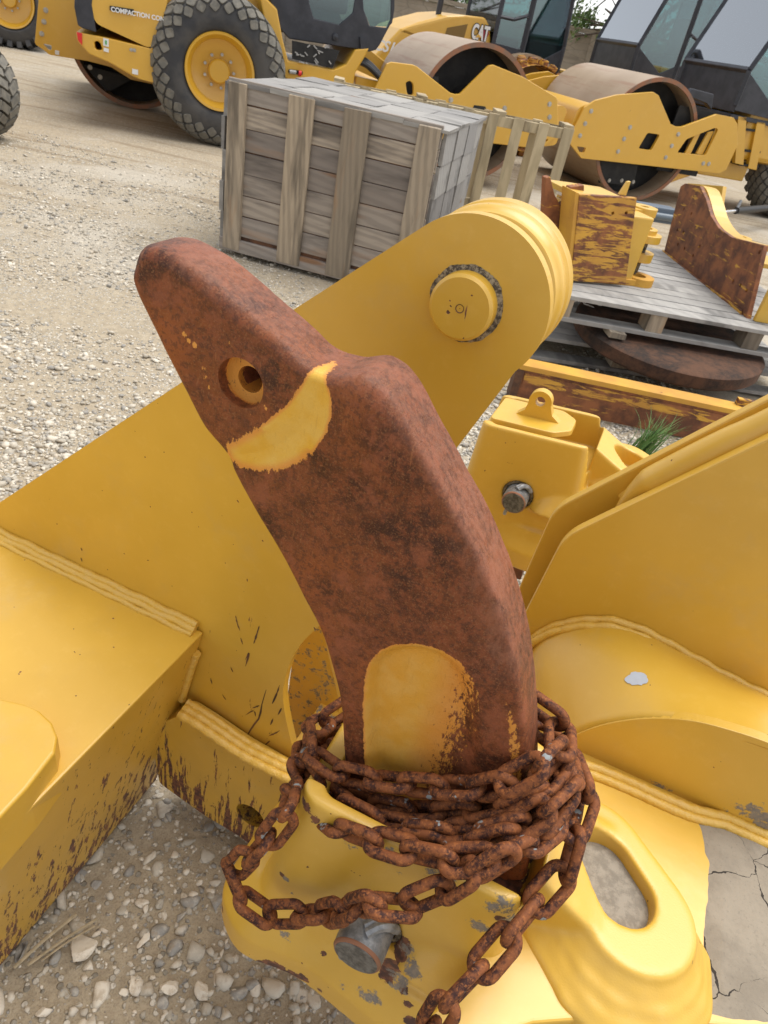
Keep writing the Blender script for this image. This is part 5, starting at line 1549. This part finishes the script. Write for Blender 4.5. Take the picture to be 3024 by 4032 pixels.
q0 = fA(626, 155, .2); q1_ = fA(640, 157, .2); q2_ = fA(646, 158, .2); q3_ = fA(655, 160, .2)
MB().cyl((q0[0], .22, q0[1]), (q1_[0], .22, q1_[1]), .022, 10).build('valve', M['grey_steel'], rA)
MB().cyl((q1_[0]+.03, .22, q1_[1]), (q3_[0]-.02, .22, q3_[1]), .03, 10).build('valve_cap', M['red'], rA)
for kx, off in enumerate((0, .03, .06)):
    pts = [fA(*q, .3+off) for q in [(758, 128), (790, 140), (815, 163), (828, 180)]]
    MB().tube(spline([(p[0], .3+off*1.5, p[1]+.02*kx) for p in pts], 12), .03, 8).build('hydraulic_hose', M['hose'], rA)
MB().prism([fA(*q, .3) for q in [(770, 165), (830, 178), (830, 198), (770, 195)]], .35, 1.8, f_uw).build('hitch', M['yellow_mach'], rA, bevel=.02)
# cab of A: traced lower body, then glass
cA = bpy.data.objects.new('cab', None); link(cA, rA)
f = lambda pts, off=.3: [fA(*p, off) for p in pts]
win = f([(672, -60), (668, 5), (678, 40), (733, 53), (762, 28), (770, -20), (772, -60)])
MB().prism(f([(588, -70), (585, 15), (582, 38), (605, 62), (625, 84), (765, 105), (798, 112), (812, 108), (820, 98), (848, 45), (835, 60), (798, 56), (786, 20), (780, -70)]), .30, .34, f_uw, [win]).build('door_panel', M['black'], cA, bevel=.01)
MB().prism(win, .315, .325, f_uw).build('door_window', M['glass'], cA)
MB().prism(f([(786, 20), (780, -70), (852, -70), (850, -10), (848, 45), (835, 58), (800, 56)]), .315, .322, f_uw).build('side_window', M['glass'], cA)
MB().prism(f([(846, -70), (853, -70), (852, 20), (847, 50), (835, 62), (845, 40)]), .30, .34, f_uw).build('front_pillar', M['black'], cA)
bx0 = fA(600, 60, .3)[0]; bx1 = fA(840, 60, .3)[0]; bz = fA(765, 105, .3)[1]
MB().bx(bx0, bx1-.1, .36, 1.9, bz+.03, bz+.10).build('floor', M['black'], cA)
MB().prism(f([(588, -70), (585, 15), (582, 38), (605, 62), (625, 84), (765, 105), (798, 112), (812, 108), (820, 98), (848, 45), (835, 60), (798, 56), (786, 20), (780, -70)]), 1.88, 1.92, f_uw).build('far_side_panel', M['black'], cA)
MB().bx(bx0, bx0+.05, .36, 1.9, bz, bz+1.6).build('back_panel', M['black'], cA)
MB().prism(f([(776, 80), (790, 84), (794, 110), (778, 106)]), .26, .30, f_uw).build('mirror_mount', M['black'], cA)
qk = fA(724, 80, .3); MB().lathe([(.001, -.04), (.035, -.03), (.04, 0)], (qk[0], .3, qk[1]), (0, 1, 0), 16).build('door_knob', M['black'], cA)
MB().bx(bx0+.5, bx0+.9, .8, 1.4, bz+.3, bz+.9).build('seat', M['dark'], cA, bevel=.05)

# --- roller B (far left, mostly hidden)
PB = np.array([-4.6, 10.2, 0])
fB = side_fn(PB)
rB = mroot('road_roller', PB, 'yellow roller partly hidden at far left, its black hollow drum near the hood guard')
oB = [fB(*p) for p in [(86, -30), (75, 92), (78, 97), (100, 112), (104, 117), (110, 119), (190, 132), (240, 145), (283, 172), (330, 182), (420, 190), (420, -30)]]
slB = rounded([fB(*p) for p in [(92, 94), (112, 98), (111, 109), (104, 107)]], .02, 2)
MB().prism(oB, 0, .05, f_uw, [slB]).build('side_frame', M['yellow_mach'], rB, bevel=.012)
bolts([fB(*p) for p in [(99, 22), (95, 47), (90, 73)]], 0, rB, .02)
drum(rB, fB(285, 150)[0]+.0, .767, .767, .12, 2.20)
MB().prism([fB(*p) for p in [(119, 108), (128, 110), (128, 119), (119, 117)]], -.006, -.002, f_uw).build('decal', M['white'], rB)
MB().prism([fB(*p, .15) for p in [(180, 140), (290, 170), (240, 196), (228, 196), (210, 175)]], .18, .22, f_uw).build('leg_plate', M['dark'], rB)
bolts([fB(*p, .15) for p in [(171, 124), (194, 146), (216, 167)]], .18, rB, .02)

# --- loader wheel far top-left, and tyre at the left edge
PT_ = on_z(28, 104, 0)
t = thing('wheel_loader', 'dark shaded machine at the top left corner showing one black tyre with yellow hub', 'loader', tuple(PT_), MAZ)
tyre(t, (.0, .3, .72), .72, .55, 'chevron', .42)
MB().bx(-2.5, .9, .7, 2.0, .5, 2.4).build('body', M['dark'], t, bevel=.05)
PL = on_z(-88, 292, 0)
t = thing('construction_machine', 'machine outside the left edge showing only part of a dusty lugged tyre', 'machine', tuple(PL), 0)
tyre(t, (0, .2, .39), .39, .34, 'lug', .18)
MB().bx(-2.6, -.5, .45, 1.6, .35, 1.3).build('body', M['yellow_mach'], t, bevel=.05)

# --- roller C (behind the middle drum, engine hood with emblem, cab)
OC = 4.5
rC = mroot('road_roller', PA-ndir*OC, 'yellow roller behind the middle drum with a lettered engine hood and dark cab')
fC = side_fn(PA-ndir*OC)
MB().prism([fC(*p) for p in [(800, 130), (866, 62), (905, 48), (960, 34), (1000, 32), (1050, 38), (1060, 60), (1063, 140), (1060, 200), (800, 200)]], 0, 1.6, f_uw).build('hood', M['yellow_mach'], rC, bevel=.05, seg=3)
MB().prism([fC(*p) for p in [(966, 60), (1010, 52), (1002, 82), (960, 78)]], -.012, -.002, f_uw).build('vent_panel', simple('vent_mesh', (.20, .12, .03), .7), rC)
MB().cyl((fC(966, 35)[0], .5, 1.6), (fC(966, 35)[0]+.02, .5, 2.6), .05, 12).build('exhaust', M['black'], rC)
MB().prism([fC(*p) for p in [(1038, 66), (1051, 61), (1056, 73), (1047, 87), (1036, 84)]], -.014, -.004, f_uw).build('emblem', M['cat_red'], rC)
def text(s_, P, f_, x, y, h, mat, parent, yoff=-.03, ext=.004, name='lettering', bold=.0, shear=0., sx=1.):
    cu = bpy.data.curves.new(name, 'FONT'); cu.body = s_; cu.size = h; cu.extrude = ext; cu.offset = bold; cu.shear = shear
    o = bpy.data.objects.new(name, cu); link(o)
    dg = bpy.context.evaluated_depsgraph_get(); me = bpy.data.meshes.new_from_object(o.evaluated_get(dg)); bpy.data.objects.remove(o)
    me.materials.clear(); me.materials.append(mat)
    o = bpy.data.objects.new(name, me); link(o, parent)
    q = f_(x, y); o.location = (q[0], yoff, q[1]); o.rotation_euler = (PI/2, 0, 0); o.scale = (sx, 1, 1)
    return o
text('CAT', None, fC, 1016, 81, .29, M['black_ink'], rC, -.018, .003, bold=.026, sx=.56)
text('CAT', None, fC, 1016, 81, .29, M['white'], rC, -.026, .004, bold=.012, sx=.56)
MB().prism([fC(*p) for p in [(1025, 80), (1032, 72), (1039, 82)]], -.036, -.031, f_uw).build('emblem_triangle', M['yellow_mach'], rC)
xc0 = fC(1064, 90)[0]; xc1 = fC(1208, 130)[0]
cab(rC, xc0, xc1, -.05, 1.5, 1.28, 3.2, 1, .15)
# padfoot drum beyond
rP = mroot('padfoot_roller', PA-ndir*3.4, 'rusty padfoot drum with yellow shell between the two smooth drums')
fP = side_fn(PA-ndir*3.4)
xp = fP(1170, 165)[0]
b = MB().lathe([(.66, .1), (.66, 2.0)], (xp, 0, .74), (0, 1, 0), 40)
for i in range(22):
    for j in range(7):
        a = 2*PI*(i+.5*(j % 2))/22
        b.box((xp+.70*math.cos(a), .25+j*.28, .74+.70*math.sin(a)), (.11, .13, .12), Matrix.Rotation(-a, 3, 'Y'))
b.build('drum', M['plate_half'], rP, bevel=.012)
MB().prism([fP(*q_) for q_ in [(1120, 200), (1128, 165), (1150, 158), (1185, 154), (1215, 170), (1215, 200)]], .0, .06, f_uw).build('side_frame', M['yellow_mach'], rP, bevel=.01)
# --- roller E (cab behind roller D)
OE = 4.0
rE = mroot('road_roller', PD-ndir*OE, 'roller behind the nearest one, only its dark glazed cab showing above the drum')
fE = side_fn(PD-ndir*OE)
cab(rE, 2.45, 4.1, 0, 1.55, 1.55, 3.3, -1, .45)
MB().bx(1.2, 5.0, .1, 1.5, .8, 1.4).build('chassis', M['yellow_mach'], rE, bevel=.05)
b = MB().lathe([(.001, 0), (.76, 0), (.76, 2), (.001, 2)], (.3, -.2, .77), (0, 1, 0), 32); b.build('drum', M['drum'], rE)
text('COMPACTION CONTROL', None, lambda x, y: fA(x, y, .1), 240, 24, .058, M['white'], rA, .074, .002, bold=.002)
MB().prism([fA(*q_, .1) for q_ in [(237, 12), (289, 20), (289, 31), (237, 22)]], .082, .096, f_uw).build('sticker', M['black_ink'], rA)
text('CS12', None, fC, 806, 106, .22, M['white'], rC, -.012, .003, bold=.006, shear=.3)

# ================================================================== WALL, TREES
wallY = 24.
wl = thing('precast_wall', 'tan precast panel wall along the back of the yard', 'wall', (0, 0, 0), 0)
k = NT('precast_panel', .9)
vz = k.voro(1., 'DISTANCE_TO_EDGE', 'Distance', k.coord((1.6, 1, 7.)))
c = k.mix(k.ramp(k.noise(2, 6, .7), .3, .7), (0.34, 0.29, 0.225), (0.26, 0.22, 0.17))
c = k.mix(k.ramp(vz, 0, .06, .5, 0), c, (0.16, 0.135, 0.105)); k.color(c); k.bump(vz, .5, .05); M['wallm'] = k.m
def wy(x): return 24.-.10*(x)
for i in range(15):
    x0 = -21+i*3.; x1 = x0+3.
    b = MB(); b.add([(x0+.1, wy(x0), 0), (x1-.1, wy(x1), 0), (x1-.1, wy(x1), 2.25), (x0+.1, wy(x0), 2.25), (x0+.1, wy(x0)+.1, 0), (x1-.1, wy(x1)+.1, 0), (x1-.1, wy(x1)+.1, 2.25), (x0+.1, wy(x0)+.1, 2.25)], [(0, 1, 2, 3), (5, 4, 7, 6), (3, 2, 6, 7), (0, 3, 7, 4), (1, 5, 6, 2)])
    b.build('wall_panel', M['wallm'], wl)
    b = MB().bx(x0-.11, x0+.11, wy(x0)-.08, wy(x0)+.18, 0, 2.40); b.build('wall_post', M['wallm'], wl, bevel=.02)
    b = MB(); b.add([(x0, wy(x0)-.06, 2.26), (x1, wy(x1)-.06, 2.26), (x1, wy(x1)+.16, 2.26), (x0, wy(x0)+.16, 2.26), (x0, wy(x0)-.06, 2.37), (x1, wy(x1)-.06, 2.37), (x1, wy(x1)+.16, 2.37), (x0, wy(x0)+.16, 2.37)], [(0, 1, 5, 4), (1, 2, 6, 5), (2, 3, 7, 6), (3, 0, 4, 7), (4, 5, 6, 7)])
    b.build('wall_coping', M['wallm'], wl)
k = NT('leaves', .6); g = k.t.nodes.new('ShaderNodeNewGeometry')
k.color(k.mix(g.outputs['Random Per Island'], (0.035, 0.085, 0.018), (0.13, 0.20, 0.045))); M['leaf'] = k.m
M['bark'] = simple('bark', (0.07, 0.05, 0.04), .9, 0, 12, (0.12, 0.095, 0.075), .01)
def tree(x, y, h, cr, label, n=5200, seed=1, lean=0.):
    random.seed(seed)
    t = thing('deciduous_tree', label, 'tree', (x, y, 0), 0, 'trees beyond the wall')
    b = MB(); tips = []
    b.tube(spline([(0, 0, 0), (lean*.3, 0, h*.25), (lean*.6+.1, .1, h*.45), (lean, 0, h*.6)], 10), [.20-.012*i for i in range(10)], 8)
    for i in range(13):
        a = random.uniform(0, 2*PI); z0 = h*random.uniform(.22, .58); L = cr*random.uniform(.6, 1.1)
        e = (lean+math.cos(a)*L, math.sin(a)*L, z0+L*random.uniform(.15, .8))
        m_ = (lean*.6+math.cos(a)*L*.45, math.sin(a)*L*.45, z0+L*.35)
        b.tube(spline([(lean*.5, 0, z0), m_, e], 8), [.075-.008*q for q in range(8)], 6); tips += [e, m_]
        for q in range(3):
            a2 = a+random.uniform(-.9, .9); e2_ = (e[0]+math.cos(a2)*L*.4, e[1]+math.sin(a2)*L*.4, e[2]+random.uniform(-.5, .5)*L*.5)
            b.tube([m_, e2_], [.03, .01], 5); tips.append(e2_)
    b.build('trunk', M['bark'], t)
    b = MB()
    cl = [(random.choice(tips), random.uniform(.35, .75)) for i in range(46)]
    for i in range(n):
        (c_, r_) = random.choice(cl)
        d = Vector((random.gauss(0, 1), random.gauss(0, 1), random.gauss(0, .8))).normalized()*r_*random.uniform(.4, 1.05)
        p = Vector(c_)+d; s_ = random.uniform(.035, .075)
        ax = Vector((random.gauss(0, 1), random.gauss(0, 1), random.gauss(0, 1))).normalized(); o1 = ax.orthogonal().normalized(); o2_ = ax.cross(o1)
        b.add([p-o1*s_, p-o2_*s_*.5, p+o1*s_, p+o2_*s_*.5], [(0, 1, 2, 3)])
    b.build('crown', M['leaf'], t, fixn=False)
    return t
tree(-2.3, 26.5, 5.2, 2.2, 'leafy green tree rising over the wall behind the lettered hood', 7000, 4)
tree(4.3, 22., 6.2, 2.6, 'dark limbed tree showing between the two cabs', 5200, 9, -.6)
tree(9.5, 24., 6.5, 2.8, 'tree seen through the glass of the right hand cab', 5200, 21)
tree(-12, 30., 6, 2.6, 'tree far left beyond the wall', 2500, 33)
random.seed(99)
